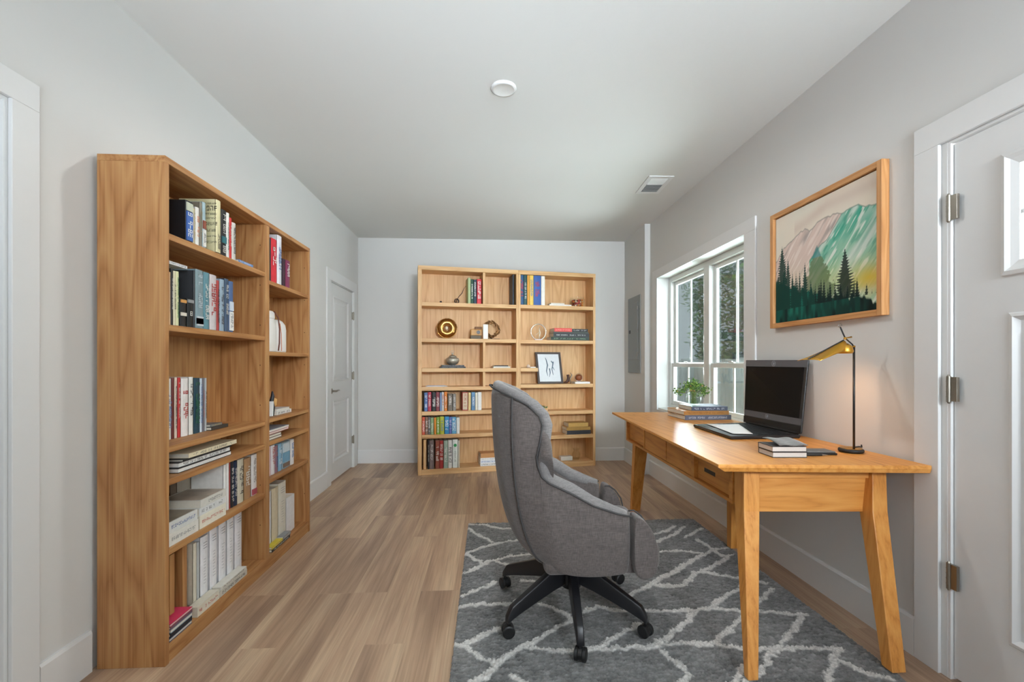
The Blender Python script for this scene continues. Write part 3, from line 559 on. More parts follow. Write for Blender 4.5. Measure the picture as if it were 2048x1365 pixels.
for (a, b) in ((WY0 + 0.05, 3.765), (3.865, WY1 - 0.05)):
    for (z0, z1, dx) in ((WZ0 + 0.06, 1.225, 0.0), (1.195, WZ1 - 0.05, 0.026)):
        sx0, sx1 = XW + 0.012 + dx, XW + 0.036 + dx
        s = MB(); w = 0.042
        s.box(sx0, sx1, a, a + w, z0, z1); s.box(sx0, sx1, b - w, b, z0, z1)
        s.box(sx0, sx1, a + w, b - w, z0, z0 + w * 0.9); s.box(sx0, sx1, a + w, b - w, z1 - w * 0.9, z1)
        s.box(sx0 + 0.006, sx1 - 0.004, (a + b) / 2 - 0.009, (a + b) / 2 + 0.009, z0 + w * 0.9, z1 - w * 0.9)
        sash = s.build('window_sash', VINYL, win, world=True, bevel=0.003)
        sash.parent = win
        p = MB().box(sx0 + 0.009, sx0 + 0.012, a + w, b - w, z0 + w * 0.9, z1 - w * 0.9)
        g = p.build('window_pane', GL, win, world=True); g.parent = sash
    lk = MB(); yc = (a + b) / 2
    lk.box(XW - 0.002, XW + 0.014, yc - 0.035, yc + 0.035, 1.226, 1.236); lk.box(XW - 0.004, XW + 0.01, yc - 0.01, yc + 0.045, 1.236, 1.243)
    lk.build('sash_lock', VINYL, win, world=True, bevel=0.002)
    MB().box(1.970, 1.9705, a, b, WZ0 + 0.06, WZ1 - 0.05).build('insect_screen', SCR, win, world=True)

# -- entry door on the right --------------------------------------
def hinge(parent, x, y, z, sgn, h=0.10):
    hb = MB(); xx = x
    hb.cyl((xx, y, z - h / 2), (xx, y, z + h / 2), 0.0075, n=12)
    hb.cyl((xx, y, z + h / 2), (xx, y, z + h / 2 + 0.006), 0.006, 0.003, n=12)
    hb.cyl((xx, y, z - h / 2 - 0.006), (xx, y, z - h / 2), 0.003, 0.006, n=12)
    for k in (-0.3, -0.1, 0.1, 0.3): hb.cyl((xx, y, z + k * h - 0.001), (xx, y, z + k * h + 0.001), 0.0083, n=12)
    o = hb.build('hinge', NICKEL, parent, world=True, smooth=False)
    lf = MB(); lf.box(min(x, x + sgn * 0.012), max(x, x + sgn * 0.012), y - 0.030, y - 0.001, z - h / 2 + 0.003, z + h / 2 - 0.003)
    l = lf.build('hinge_leaf', NICKEL, parent, world=True, bevel=0.001); l.parent = o
    return o
def raised(m, x, y0, y1, z0, z1, d, sgn, w=0.028):
    """moulded frame ring around a recessed panel on plane x, going into the leaf"""
    def ring(i, dx):
        return [(x + sgn * dx, y0 + i, z0 + i), (x + sgn * dx, y1 - i, z0 + i), (x + sgn * dx, y1 - i, z1 - i), (x + sgn * dx, y0 + i, z1 - i)]
    m.loft([ring(0, 0), ring(0.004, -0.004), ring(w * 0.5, -0.006), ring(w, d), ring(w * 1.8, d), ring(w * 2.6, 0.001)], cap=False)
    n = len(m.v); m.v += ring(w * 2.6, 0.001); m.f.append((n, n + 1, n + 2, n + 3))
def leaf_mesh(x, sgn, ya, yb, za, zb, holes, thick=0.04):
    """door leaf with cutouts on its room face for the moulded panels"""
    m = MB(); x1 = x + sgn * thick
    ys = sorted({ya, yb} | {h[0] for h in holes} | {h[1] for h in holes}); zs = sorted({za, zb} | {h[2] for h in holes} | {h[3] for h in holes})
    for i in range(len(ys) - 1):
        for j in range(len(zs) - 1):
            yc, zc = (ys[i] + ys[i + 1]) / 2, (zs[j] + zs[j + 1]) / 2
            if any(h[0] < yc < h[1] and h[2] < zc < h[3] for h in holes): continue
            m.poly([(x, ys[i], zs[j]), (x, ys[i + 1], zs[j]), (x, ys[i + 1], zs[j + 1]), (x, ys[i], zs[j + 1])])
            m.poly([(x1, ys[i], zs[j]), (x1, ys[i + 1], zs[j]), (x1, ys[i + 1], zs[j + 1]), (x1, ys[i], zs[j + 1])])
    for (p, q) in (((ya, za), (yb, za)), ((yb, za), (yb, zb)), ((yb, zb), (ya, zb)), ((ya, zb), (ya, za))):
        m.poly([(x, *p), (x, *q), (x1, *q), (x1, *p)])
    return m
d1 = thing('door_1', 'white entry door with small glazed lite and nickel hinges', 'door', (XR + 0.02, 1.2, 0)); d1['kind'] = 'structure'
XD = XR + 0.012
jm = MB(); jm.box(XR + 0.001, XR + 0.15, 1.648, 1.6595, 0, 2.0875); jm.box(XR + 0.001, XR + 0.15, 0.741, 0.752, 0, 2.0875); jm.box(XR + 0.001, XR + 0.15, 0.752, 1.648, 2.077, 2.0875)
jm.box(XR + 0.0005, XR + 0.15, 1.6595, 1.6597, 0, 2.0)
jm.build('door_jamb', TRIM, d1, world=True)
lite = (0.93, 1.479, 1.5295, 1.955)
panels = [(0.93, 1.165, 0.25, 1.40), (1.235, 1.462, 0.25, 1.40)]
lf = leaf_mesh(XD, 1, 0.756, 1.644, 0.012, 2.072, [lite] + panels)
leaf = lf.build('door_leaf', DOORP, d1, world=True)
for p in panels:
    mm = MB(); raised(mm, XD, *p, 0.010, 1); mm.build('door_panel', DOORP, d1, world=True)
ly0, ly1, lz0, lz1 = lite
def frame_ring(x, y0, y1, z0, z1, w, d0, d1_):
    mm = MB()
    def R(i, dx): return [(x + dx, y0 + i, z0 + i), (x + dx, y1 - i, z0 + i), (x + dx, y1 - i, z1 - i), (x + dx, y0 + i, z1 - i)]
    mm.loft([R(0, 0.002), R(0.002, d0), R(w * 0.3, d0 - 0.004), R(w * 0.55, d0 + 0.004), R(w, d0 + 0.010), R(w, d1_)], cap=False)
    return mm
frame_ring(XD, ly0 - 0.001, ly1 + 0.001, lz0 - 0.001, lz1 + 0.001, 0.05, -0.010, 0.03).build('lite_frame', TRIM, d1, world=True)
mm = MB(); zc = (lz0 + lz1) / 2; mm.box(XD + 0.004, XD + 0.016, ly0 + 0.05, ly1 - 0.05, zc - 0.009, zc + 0.009)
for yy in (ly0 + 0.20, ly1 - 0.20): mm.box(XD + 0.004, XD + 0.016, yy - 0.009, yy + 0.009, lz0 + 0.05, lz1 - 0.05)
mm.build('lite_grille', TRIM, d1, world=True, bevel=0.003)
MB().box(XD + 0.018, XD + 0.022, ly0 + 0.045, ly1 - 0.045, lz0 + 0.045, lz1 - 0.045).build('lite_glass', glass('door glass', (0.86, 0.92, 0.93, 1)), d1, world=True)
for z in (1.825, 1.125, 0.402): hinge(d1, XR - 0.008, 1.647, z, 1)
# -- far left door --------------------------------------------------
d2 = thing('door_2', 'white two panel door at the far end of left wall', 'door', (XL - 0.02, 5.0, 0)); d2['kind'] = 'structure'
XD2 = XL - 0.012
panels = [(4.735, 5.255, 1.035, 1.925), (4.735, 5.255, 0.19, 0.845)]
leaf_mesh(XD2, -1, 4.618, 5.384, 0.012, 2.052, panels).build('door_leaf', DOORP, d2, world=True)
for p in panels:
    mm = MB(); raised(mm, XD2, *p, 0.010, -1); mm.build('door_panel', DOORP, d2, world=True)
jm = MB(); jm.box(XL - 0.15, XL - .001, 4.601, 4.614, 0, 2.0615); jm.box(XL - 0.15, XL - .001, 5.388, 5.3945, 0, 2.0615); jm.box(XL - 0.15, XL - .001, 4.614, 5.388, 2.056, 2.0615)
jm.build('door_jamb', TRIM, d2, world=True)
mm = MB(); hy, hz = 4.685, 0.94; mm.cyl((XD2, hy, hz), (XD2 + 0.009, hy, hz), 0.027, n=20); mm.cyl((XD2, hy, hz), (XD2 + 0.05, hy, hz), 0.010)
mm.tube([(XD2 + 0.05, hy - 0.008, hz), (XD2 + 0.052, hy + 0.03, hz + 0.002), (XD2 + 0.05, hy + 0.08, hz + 0.006), (XD2 + 0.046, hy + 0.12, hz)], [0.010, 0.009, 0.007, 0.005], n=10)
mm.build('door_handle', NICKEL, d2, world=True, smooth=True)
for z in (1.78, 1.08, 0.33): hinge(d2, XL + 0.006, 5.391, z, -1, 0.09)
# -- doorway at the left edge --------------------------------------
d3 = thing('door_3', 'white door partly visible at left edge of the room', 'door', (XL - 0.1, 1.1, 0)); d3['kind'] = 'structure'
leaf_mesh(XL - 0.07, -1, 0.64, 1.555, 0.012, 2.085, []).build('door_leaf', DOORP, d3, world=True)
jm = MB(); jm.box(XL - 0.149, XL - .001, 1.560, 1.5715, 0, 2.1015); jm.box(XL - 0.149, XL - .001, 0.621, 0.633, 0, 2.1015); jm.box(XL - 0.149, XL - .001, 0.633, 1.560, 2.09, 2.1015)
jm.build('door_jamb', TRIM, d3, world=True)

# ================================================================== OUTDOORS
grass = plain('grass', '5f7348', 0.95, noise=0.4, scale=12)
struct(MB().box(2.0, 14, -6, 16, -0.25, -0.15).build('ground', grass), 'lawn outside the window', 'ground')
fence = thing('fence', 'weathered grey board fence seen through the window lower panes', 'fence', (4.6, 8, -0.15))
FW = wood('weathered fence boards', 'b4b2ae', '9b9995', '7c7a77', 'z', 1.0, 0.9)
rnd = random.Random(4)
m = MB(); y = 3.0
while y < 15:
    w = 0.14; m.box(4.58 + rnd.uniform(-.004, .004), 4.6, y, y + w - 0.008, -0.15, 1.30 + rnd.uniform(-.01, .01)); y += w
m.build('board_panel', FW, fence, world=True)
m = MB(); m.box(4.6, 4.64, 3, 15, 0.2, 0.29); m.box(4.6, 4.64, 3, 15, 0.95, 1.04); m.build('rail', FW, fence, world=True)
for y in (3.2, 5.6, 8.0, 10.4, 12.8): MB().box(4.6, 4.69, y, y + 0.09, -0.15, 1.33).build('post', FW, fence, world=True)
LEAFM = [plain('leaf dark', '6b8a4c', 0.6, noise=0.5, scale=3), plain('leaf mid', '8aab62', 0.6, noise=0.5, scale=3)]
BARK = plain('bark', '5a4c3e', 0.95, noise=0.4, scale=20, bump=0.6)
def tree(x, y, r, h, label, seed):
    R = random.Random(seed)
    t = thing('tree', label, 'tree', (x, y, -0.15), 0, 'trees beyond the fence')
    m = MB(); m.cyl((x, y, -0.15), (x + 0.1, y, h * 0.6), 0.14, 0.07, n=10)
    for k in range(5):
        a = R.uniform(0, 6.28); m.cyl((x + 0.05, y, h * (0.25 + 0.07 * k)), (x + math.cos(a) * r * 0.7, y + math.sin(a) * r * 0.7, h * (0.5 + 0.07 * k)), 0.05, 0.02, n=6)
    m.build('trunk', BARK, t, world=True)
    m = MB()
    for k in range(5200):
        while True:
            p = Vector((R.uniform(-1, 1), R.uniform(-1, 1), R.uniform(-1, 1)))
            if 0.35 < p.length < 1: break
        lump = 0.8 + 0.25 * math.sin(5 * p.x + seed) * math.sin(4 * p.y) + 0.1 * math.sin(9 * p.z)
        c = Vector((x + p.x * r * lump, y + p.y * r * lump, h * 0.55 + p.z * h * 0.52 * lump))
        u = Vector((R.gauss(0, 1), R.gauss(0, 1), R.gauss(0, 0.7))).normalized(); v = u.orthogonal().normalized()
        s = R.uniform(0.05, 0.11)
        m.poly([c - u * s, c - v * s * 0.45, c + u * s, c + v * s * 0.45])
    m.build('foliage', LEAFM[seed % 2], t, world=True)
tree(6.4, 8.2, 1.7, 5.2, 'dense green leafy tree right behind the fence, in the right window', 1)
tree(7.0, 12.4, 1.8, 5.2, 'leafy tree behind the fence, in the left window', 2)
tree(10.2, 9.2, 2.0, 6.5, 'tall dark tree rising behind the two nearer trees', 3)
tree(10.5, 14.6, 2.1, 6.5, 'tall tree farthest away beyond the fence', 4)

# ================================================================== CEILING FITTINGS
cl = thing('ceiling_light', 'round white flush disc light on the ceiling', 'ceiling light', (0.09, 2.508, HC))
mm = MB(); mm.lathe([(0.0705, 0.0), (0.072, -0.006), (0.068, -0.012), (0.058, -0.0135)], n=48); mm.build('trim_ring', TRIM, cl, smooth=True)
mm = MB(); mm.lathe([(0.058, -0.0135), (0.045, -0.009), (0.02, -0.0075), (0.0005, -0.0072)], n=48); mm.build('diffuser', plain('opal diffuser', 'dededb', 0.5), cl, smooth=True)
cv = thing('ceiling_vent', 'white rectangular air vent in ceiling near the right wall', 'air vent', (1.43, 3.80, HC), math.radians(-2))
mm = MB(); x0, x1, y0, y1 = -0.105, 0.105, -0.19, 0.19
for a in ((x0, x1, y0, y0 + 0.042), (x0, x1, y1 - 0.042, y1), (x0, x0 + 0.036, y0 + 0.042, y1 - 0.042), (x1 - 0.036, x1, y0 + 0.042, y1 - 0.042)): mm.box(a[0], a[1], a[2], a[3], -0.008, -0.0005)
mm.build('vent_frame', TRIM, cv, bevel=0.002)
MB().box(x0 + 0.03, x1 - 0.03, y0 + 0.03, y1 - 0.03, -0.0035, -0.0005).build('vent_duct', plain('duct interior', '4a4f55', 0.8), cv)
mm = MB()
for k in range(15):
    yy = y0 + 0.048 + k * 0.0195; tilt = 0.008 if yy > -0.01 else -0.012
    mm.hexa([(x0 + 0.036, yy, -0.011), (x1 - 0.036, yy, -0.011), (x1 - 0.036, yy + 0.002, -0.011), (x0 + 0.036, yy + 0.002, -0.011)],
            [(x0 + 0.036, yy + tilt, -0.004), (x1 - 0.036, yy + tilt, -0.004), (x1 - 0.036, yy + tilt + 0.002, -0.004), (x0 + 0.036, yy + tilt + 0.002, -0.004)])
mm.build('slats', TRIM, cv)
ep = thing('electrical_panel', 'grey metal electrical panel on the far right wall section', 'electrical panel', (XF, 5.21, 1.11))
GP = plain('panel grey enamel', '868b8b', 0.45, noise=0.02)
MB().box(XF - 0.010, XF - 0.0005, 4.995, 5.432, 1.112, 2.008).build('cover_plate', GP, ep, world=True, bevel=0.002)
MB().box(XF - 0.016, XF - 0.010, 5.06, 5.40, 1.27, 1.93).build('panel_door', GP, ep, world=True, bevel=0.003)
MB().box(XF - 0.020, XF - 0.016, 5.315, 5.365, 1.58, 1.62).build('latch', BLACK, ep, world=True, bevel=0.002)
for z in (1.33, 1.6, 1.86): MB().cyl((XF - 0.016, 5.062, z - 0.02), (XF - 0.016, 5.062, z + 0.02), 0.005, n=8).build('hinge', STEEL, ep, world=True)

# ================================================================== RUG
def make_rug():
    x0, x1, y0, y1 = -0.146, 1.605, 1.05, 3.435
    nx, ny = 340, 450
    xs = np.linspace(x0, x1, nx); ys = np.linspace(y0, y1, ny)
    X, Y = np.meshgrid(xs, ys)
    rs = np.random.RandomState(3)
    def smooth_noise(sx, sy):
        g = rs.rand(int(sy) + 3, int(sx) + 3)
        gx = np.linspace(0, sx, nx); gy = np.linspace(0, sy, ny)
        ix = gx.astype(int); fx = gx - ix; iy = gy.astype(int); fy = gy - iy
        fx = fx * fx * (3 - 2 * fx); fy = (fy * fy * (3 - 2 * fy))[:, None]
        a = g[iy][:, ix] * (1 - fx) + g[iy][:, ix + 1] * fx; b = g[iy + 1][:, ix] * (1 - fx) + g[iy + 1][:, ix + 1] * fx
        return a * (1 - fy) + b * fy
    wob = (smooth_noise(60, 80) - 0.5) * 0.022; wob2 = (smooth_noise(60, 80) - 0.5) * 0.022
    Xw, Yw = X + wob, Y + wob2
    d = np.full(X.shape, 9.0)
    lines = list(DATA['rug']) + [[(-0.15, 1.25), (0.3, 1.5), (0.7, 1.3), (1.2, 1.55), (1.6, 1.4)], [(0.3, 1.5), (0.1, 1.75)], [(0.2, 1.05), (0.7, 1.3)], [(1.2, 1.05), (1.2, 1.55)]]
    for L in lines:
        for (ax, ay), (bx, by) in zip(L[:-1], L[1:]):
            dx, dy = bx - ax, by - ay; q = dx * dx + dy * dy + 1e-9
            t = np.clip(((Xw - ax) * dx + (Yw - ay) * dy) / q, 0, 1)
            d = np.minimum(d, np.hypot(Xw - ax - t * dx, Yw - ay - t * dy))
    fine = rs.rand(ny, nx); mid = smooth_noise(120, 260); big = smooth_noise(14, 40)
    k = np.clip((0.0165 - d) / 0.007 + (fine - 0.5) * 0.9, 0, 1)
    streak = smooth_noise(70, 420)
    lum = 0.18 + 0.55 * mid * streak * 2 + 0.45 * fine + 0.35 * big
    dark = np.array(rgb('7a7a79')[:3]); light = np.array(rgb('cfcdc9')[:3])
    col = (dark[None, None] * lum[..., None] * 0.98) * (1 - k[..., None]) + light[None, None] * (0.72 + 0.5 * fine[..., None]) * k[..., None]
    Z = 0.0100 + (fine - 0.5) * 0.007 + (mid - 0.5) * 0.006 + k * 0.002
    edge = (X <= x0 + 1e-6) | (X >= x1 - 1e-6) | (Y <= y0 + 1e-6) | (Y >= y1 - 1e-6)
    Z[edge] = 0.0015
    Xj = X + (rs.rand(ny, nx) - 0.5) * 0.004; Yj = Y + (rs.rand(ny, nx) - 0.5) * 0.004
    co = np.stack([Xj, Yj, Z], -1).reshape(-1, 3).astype(np.float32)
    idx = np.arange(nx * ny).reshape(ny, nx)
    q = np.stack([idx[:-1, :-1], idx[:-1, 1:], idx[1:, 1:], idx[1:, :-1]], -1).reshape(-1, 4)
    me = bpy.data.meshes.new('rug')
    me.from_pydata(co.tolist(), [], q.tolist())
    a = me.color_attributes.new('Col', 'FLOAT_COLOR', 'POINT')
    c4 = np.concatenate([np.clip(col, 0, 1), np.ones((ny, nx, 1))], -1).reshape(-1).astype(np.float32)
    a.data.foreach_set('color', c4)
    me.materials.append(vcol('shag wool', 0.95, sheen=0.3))
    me.shade_smooth()
    o = bpy.data.objects.new('area_rug', me); COL.objects.link(o)
    tag(o, 'grey shag area rug with irregular off white lattice lines under the chair', 'rug')
make_rug()
RUGZ = 0.0190

# ================================================================== BOOKCASES
OAK = dict(light='bc8f5c', mid='a87545', dark='855329')
def oak(axis, seed=0, dark=False):
    key = ('oak', axis, seed)
    if key not in _cache: _cache[key] = wood('oak veneer', OAK['light'], OAK['mid'], OAK['dark'], axis, 0.9, 0.5, seed)
    return _cache[key]
AL = PI / 2; OB = DATA['OB']; AB = DATA['AB']; ZL = DATA['ZL']; ZB = DATA['ZB']
def frame(side, u, s, z):
    """world location and rotation of a point on a bookcase: u along the front, s into the case"""
    z += 0.0007
    if side == 'L': return (-1.297 - s, u, z), AL
    return (OB[0] + u * math.cos(AB) - s * math.sin(AB), OB[1] + u * math.sin(AB) + s * math.cos(AB), z), AB

loc, rz = frame('L', 1.886, 0, -.0007)
bc = thing('bookcase', 'tall honey oak two bay bookcase standing against the left wall', 'bookcase', loc, rz)
W, Dp, Ht, T = 1.483, 0.262, 2.064, 0.024
MB().box(0, T, 0, Dp, 0, Ht - 0.026).build('side_panel', oak('z', 1), bc, bevel=0.0015)
MB().box(W - T, W, 0, Dp, 0, Ht - 0.026).build('side_panel', oak('z', 2), bc, bevel=0.0015)
MB().box(0.8215, 0.8695, 0, Dp - 0.008, 0.0755, Ht - 0.0265).build('upright', oak('z', 3), bc, bevel=0.0015)
MB().box(0, W, 0, Dp, Ht - 0.026, Ht).build('top_panel', oak('x', 1), bc, bevel=0.0015)
MB().box(T, W - T, 0.003, Dp - 0.008, 0.047, 0.075).build('bottom_panel', oak('x', 2), bc, bevel=0.0015)
MB().box(T, W - T, 0.006, 0.024, 0, 0.047).build('plinth', oak('x', 3), bc)
MB().box(T, W - T, Dp - 0.008, Dp, 0.0, Ht - 0.026).build('back_panel', oak('z', 4), bc)
for k in 'ABCDE':
    MB().box(T + .0005, 0.821, 0.002, Dp - 0.009, ZL[k] - 0.026, ZL[k]).build('shelf', oak('x', 4 + 'ABCDE'.index(k) % 3), bc, bevel=0.0015)
for k in ('fA', 'fB', 'fC', 'fD', 'fE'):
    MB().box(0.870, W - T - .0005, 0.002, Dp - 0.009, ZL[k] - 0.024, ZL[k]).build('shelf', oak('x', 5), bc, bevel=0.0015)
m = MB()
for xx in (0.8210, 0.8700, W - T - 0.0005):
    for k in range(24):
        z = 0.2 + k * 0.078; sg = -1 if xx in (0.8210, W - T - 0.0005) else 1
        if k % 3 == 1: MB().cyl((xx, 0.03, z), (xx + sg * 0.0006, 0.03, z), 0.0028, n=8).build('pin_hole', plain('pin hole', '3a2a18', 0.9), bc)

PINE = dict(light='e0b986', mid='d2a571', dark='bb8a56')
def pine(axis, seed=0):
    key = ('pine', axis, seed)
    if key not in _cache: _cache[key] = wood('light pine', PINE['light'], PINE['mid'], PINE['dark'], axis, 0.8, 0.5, seed + 20)
    return _cache[key]
Hb, Db, Tb = 2.293, 0.245, 0.040
loc, rz = frame('B', 0, 0, -.0007)
b1 = thing('bookcase', 'wide light oak bookcase on the back wall, left of the pair', 'bookcase', loc, rz, None)
U1 = 1.128
MB().box(0, Tb, 0, Db, 0, Hb - 0.045).build('side_panel', pine('z', 1), b1, bevel=0.002)
MB().box(U1 - 0.026, U1 - .0005, 0, Db, 0, Hb - 0.045).build('side_panel', pine('z', 2), b1, bevel=0.002)
MB().box(0, U1 - .0005, -0.004, Db, Hb - 0.045, Hb).build('top_panel', pine('x', 1), b1, bevel=0.002)
MB().box(Tb, U1 - 0.026, 0.002, Db - 0.008, 0.0, 0.06).build('bottom_panel', pine('x', 2), b1, bevel=0.002)
MB().box(Tb, U1 - 0.026, Db - 0.008, Db, 0, Hb - 0.045).build('back_panel', pine('z', 3), b1)
for k, (a, b) in dict(L1=(Tb, U1 - .026), L2=(Tb, U1 - .026), L3=(Tb, U1 - .026), L4=(Tb, U1 - .026), L5=(Tb, U1 - .026), L6=(Tb, U1 - .026)).items():
    MB().box(a + .0005, b - .0005, 0.002, Db - 0.009, ZB[k] - 0.042, ZB[k]).build('shelf', pine('x', 3 + int(k[1]) % 3), b1, bevel=0.002)
for (za, zb) in ((ZB['L1'], Hb - .0455), (ZB['L3'], ZB['L2'] - .0425), (ZB['L4'], ZB['L3'] - .0425)):
    MB().box(0.7164, 0.7449, 0.003, Db - 0.009, za + .0005, zb).build('upright', pine('z', 4), b1, bevel=0.002)
loc, rz = frame('B', U1, 0, -.0007)
b2 = thing('bookcase', 'narrower light oak bookcase on the back wall, right of the pair', 'bookcase', loc, rz, None)
U2 = 2.0773 - U1
MB().box(0, 0.026, 0, Db, 0, Hb - 0.045).build('side_panel', pine('z', 5), b2, bevel=0.002)
MB().box(U2 - 0.03, U2, 0, Db, 0, Hb - 0.045).build('side_panel', pine('z', 6), b2, bevel=0.002)
MB().box(0, U2, -0.004, Db, Hb - 0.045, Hb).build('top_panel', pine('x', 6), b2, bevel=0.002)
MB().box(0.026, U2 - 0.03, 0.002, Db - 0.008, 0.0, 0.06).build('bottom_panel', pine('x', 7), b2, bevel=0.002)
MB().box(0.026, U2 - 0.03, Db - 0.008, Db, 0, Hb - 0.045).build('back_panel', pine('z', 7), b2)
for k in ('R1', 'R2', 'R3', 'R4', 'R5', 'R6'):
    b = U2 - .0305 if k != 'R3' else 0.235
    MB().box(0.0265, b, 0.002, Db - 0.009, ZB[k] - 0.042, ZB[k]).build('shelf', pine('x', 3 + int(k[1]) % 3), b2, bevel=0.002)

# ================================================================== BOOKS
rnd = random.Random(11)
LC = {'2': 'f0f0ea', 'w': 'e9e6df', 'k': '2a2a2c', 'o': 'd4702f', 'g': '2f6b47', 'b': '3c6ea8', 'r': 'b83a34', 'c': 'a89a78'}
def letter(m, o, ex, ez, w, h, full=False):
    """one seven stroke letter form in the plane spanned by ex, ez, from corner o"""
    t = 0.17
    seg = [((0, 0), (1, t)), ((0, 1 - t), (1, 1)), ((0, .5 - t / 2), (1, .5 + t / 2)), ((0, 0), (t * 1.4, .5)), ((0, .5), (t * 1.4, 1)), ((1 - t * 1.4, 0), (1, .5)), ((1 - t * 1.4, .5), (1, 1))]
    for s in seg:
        if not full and rnd.random() < 0.38: continue
        (a, b), (c, d) = s
        P = lambda u, v: tuple(o[i] + ex[i] * u * w + ez[i] * v * h for i in range(3))
        m.poly([P(a, b), P(c, b), P(c, d), P(a, d)])
def spine_text(m, x0, x1, z0, z1, y, full=False):
    """letters running down a spine"""
    h = (x1 - x0); c = h * 0.62; z = z1
    while z - c * 0.8 > z0:
        if rnd.random() > 0.13: letter(m, (x0, y, z), (0, 0, -1), (1, 0, 0), c * 0.8, h, full)
        z -= c
def book(side, key, u, w, h, dep, s, col, pg, kind, label, group, rot=0.0, name='book'):
    Z = (ZL if side == 'L' else ZB)[key]
    dep = min(dep, (0.250 if side == 'L' else 0.233) - s)
    loc, rz = frame(side, u, s, Z + 0.0004)
    name = 'box_file' if kind in ('box', 'eight') else ('ring_binder' if kind == 'binder' else 'book')
    cat = {'box_file': 'box file', 'ring_binder': 'binder', 'book': 'book'}[name]
    r = thing(name, label, cat, loc, rz, group)
    cm = plain('cover ' + col, col, 0.5, noise=0.12, scale=45)
    t = min(0.0025, w * 0.2); m = MB()
    bulge = min(0.004, w * 0.12)
    m.box(0, t, 0.002, dep, 0, h); m.box(w - t, w, 0.002, dep, 0, h)
    pts = [(0, 0.002), (w * 0.2, -bulge * 0.6 + .001), (w * 0.5, -bulge + .001), (w * 0.8, -bulge * 0.6 + .001), (w, 0.002), (w, 0.0045), (0, 0.0045)]
    m.loft([[(a, b, 0) for a, b in pts], [(a, b, h) for a, b in pts]])
    m.build('cover', cm, r)
    if name == 'book':
        MB().box(t, w - t, 0.0046, dep - 0.004, 0.003, h - 0.004).build('pages', PAGES, r)
    else:
        MB().box(t, w - t, 0.0046, dep - 0.002, 0.003, h - 0.002).build('body', cm, r)
    y = -bulge - 0.0006
    def band(z0, z1, c, nm='spine_label'):
        MB().box(w * 0.10, w * 0.90, y + 0.0001, 0.001, h * z0, h * z1).build(nm, plain('label ' + c, c, 0.5, noise=0.1, scale=80), r)
    def text(z0, z1, c, f=0.62, full=False):
        mm = MB(); yy = y - 0.0003
        spine_text(mm, w * (0.5 - f / 2), w * (0.5 + f / 2), h * z0, h * z1, yy, full)
        if mm.v: mm.build('lettering', plain('ink ' + c, c, 0.6), r)
    ink = LC.get(pg, '2a2a2c')
    z0, z1 = rnd.uniform(0.10, 0.3), rnd.uniform(0.72, 0.93)
    if kind == 't': text(z0, z1, ink, rnd.uniform(0.45, 0.7))
    elif kind == 'two': band(.05, .95, 'c9b79a'); text(.2, .9, 'a33b33', .4)
    elif kind == 'bandblue': band(.03, .74, '3f66ad'); band(.76, .96, 'c9cdb8'); text(.08, .72, 'f0f0ea', .6)
    elif kind == 'bandteal': band(.28, .42, '2d6f78'); text(.45, .9, 'e9e6df', .6); text(.04, .22, 'e9e6df', .7, True)
    elif kind == 'half': band(.03, .40, 'e6e3dc'); band(.42, .60, '8c4a38'if col == '9db4ba' else 'c9d2dc'); text(.08, .36, '5a5a5a', .5)
    elif kind == 'bandgrey': band(.04, .2, 'c9cdd0'); band(.07, .17, '9c3434', 'red_label'); text(.35, .92, 'c3ced4', .5)
    elif kind == 'box': band(.38, .50, 'd9cfc0'); band(.86, .97, 'c9924e')
    elif kind == 'eight':
        MB().box(w * 0.06, w * 0.94, y + 0.0001, 0.001, h * .86, h * .97).build('spine_label', plain('label grey', '8f9091', 0.5), r)
        mm = MB(); letter(mm, (w * .3, y - .0003, h * .40), (1, 0, 0), (0, 0, 1), w * .4, h * .16, True); mm.build('lettering', plain('ink w', 'e9e6df', 0.6), r)
    elif kind == 'cover':
        text(.05, .35, '4a4a48', .5)
        mm = MB(); yy = 0.03
        for j, (zr, hh) in enumerate(((.90, .03), (.78, .09), (.70, .035), (.62, .03), (.50, .06), (.38, .05), (.28, .03), (.16, .04))):
            yy = 0.012
            while yy < dep * 0.62:
                letter(mm, (-0.0004, dep * 0.62 - yy, h * zr), (0, -1, 0), (0, 0, 1), h * hh * 0.55, h * hh); yy += h * hh * 0.75
        mm.build('cover_lettering', plain('ink k', '38332a', 0.6), r)
    elif kind == 'cover2': band(.62, .95, 'c8d4d8'); band(.25, .6, '6f9db8'); band(.05, .2, '7d6a5a'); text(.08, .18, 'ffffff', .4)
    elif kind == 'foot': band(.02, .16, 'b05560'); text(.3, .9, '8d8a86', .4)
    elif kind == 'dot':
        MB().cyl((w / 2, y + .0001, h * .8), (w / 2, y - .0005, h * .8), w * .32, n=16).build('green_spot', plain('green ink', '2f9a55', 0.5), r); text(.2, .6, '9aa39a', .3)
    elif kind == 'binder':
        mm = MB()
        for zz in (.90, .86, .82): mm.box(w * .25, w * .75, y - .0004, y, h * zz, h * zz + .0025)
        for k in range(9): mm.box(w * .3, w * (.5 + .2 * rnd.random()), y - .0004, y, h * (.30 + .045 * k), h * (.30 + .045 * k) + .0014)
        mm.build('lettering', plain('ink grey', '8b8b90', 0.6), r)
    return r
for b in DATA['books']: book(*b)

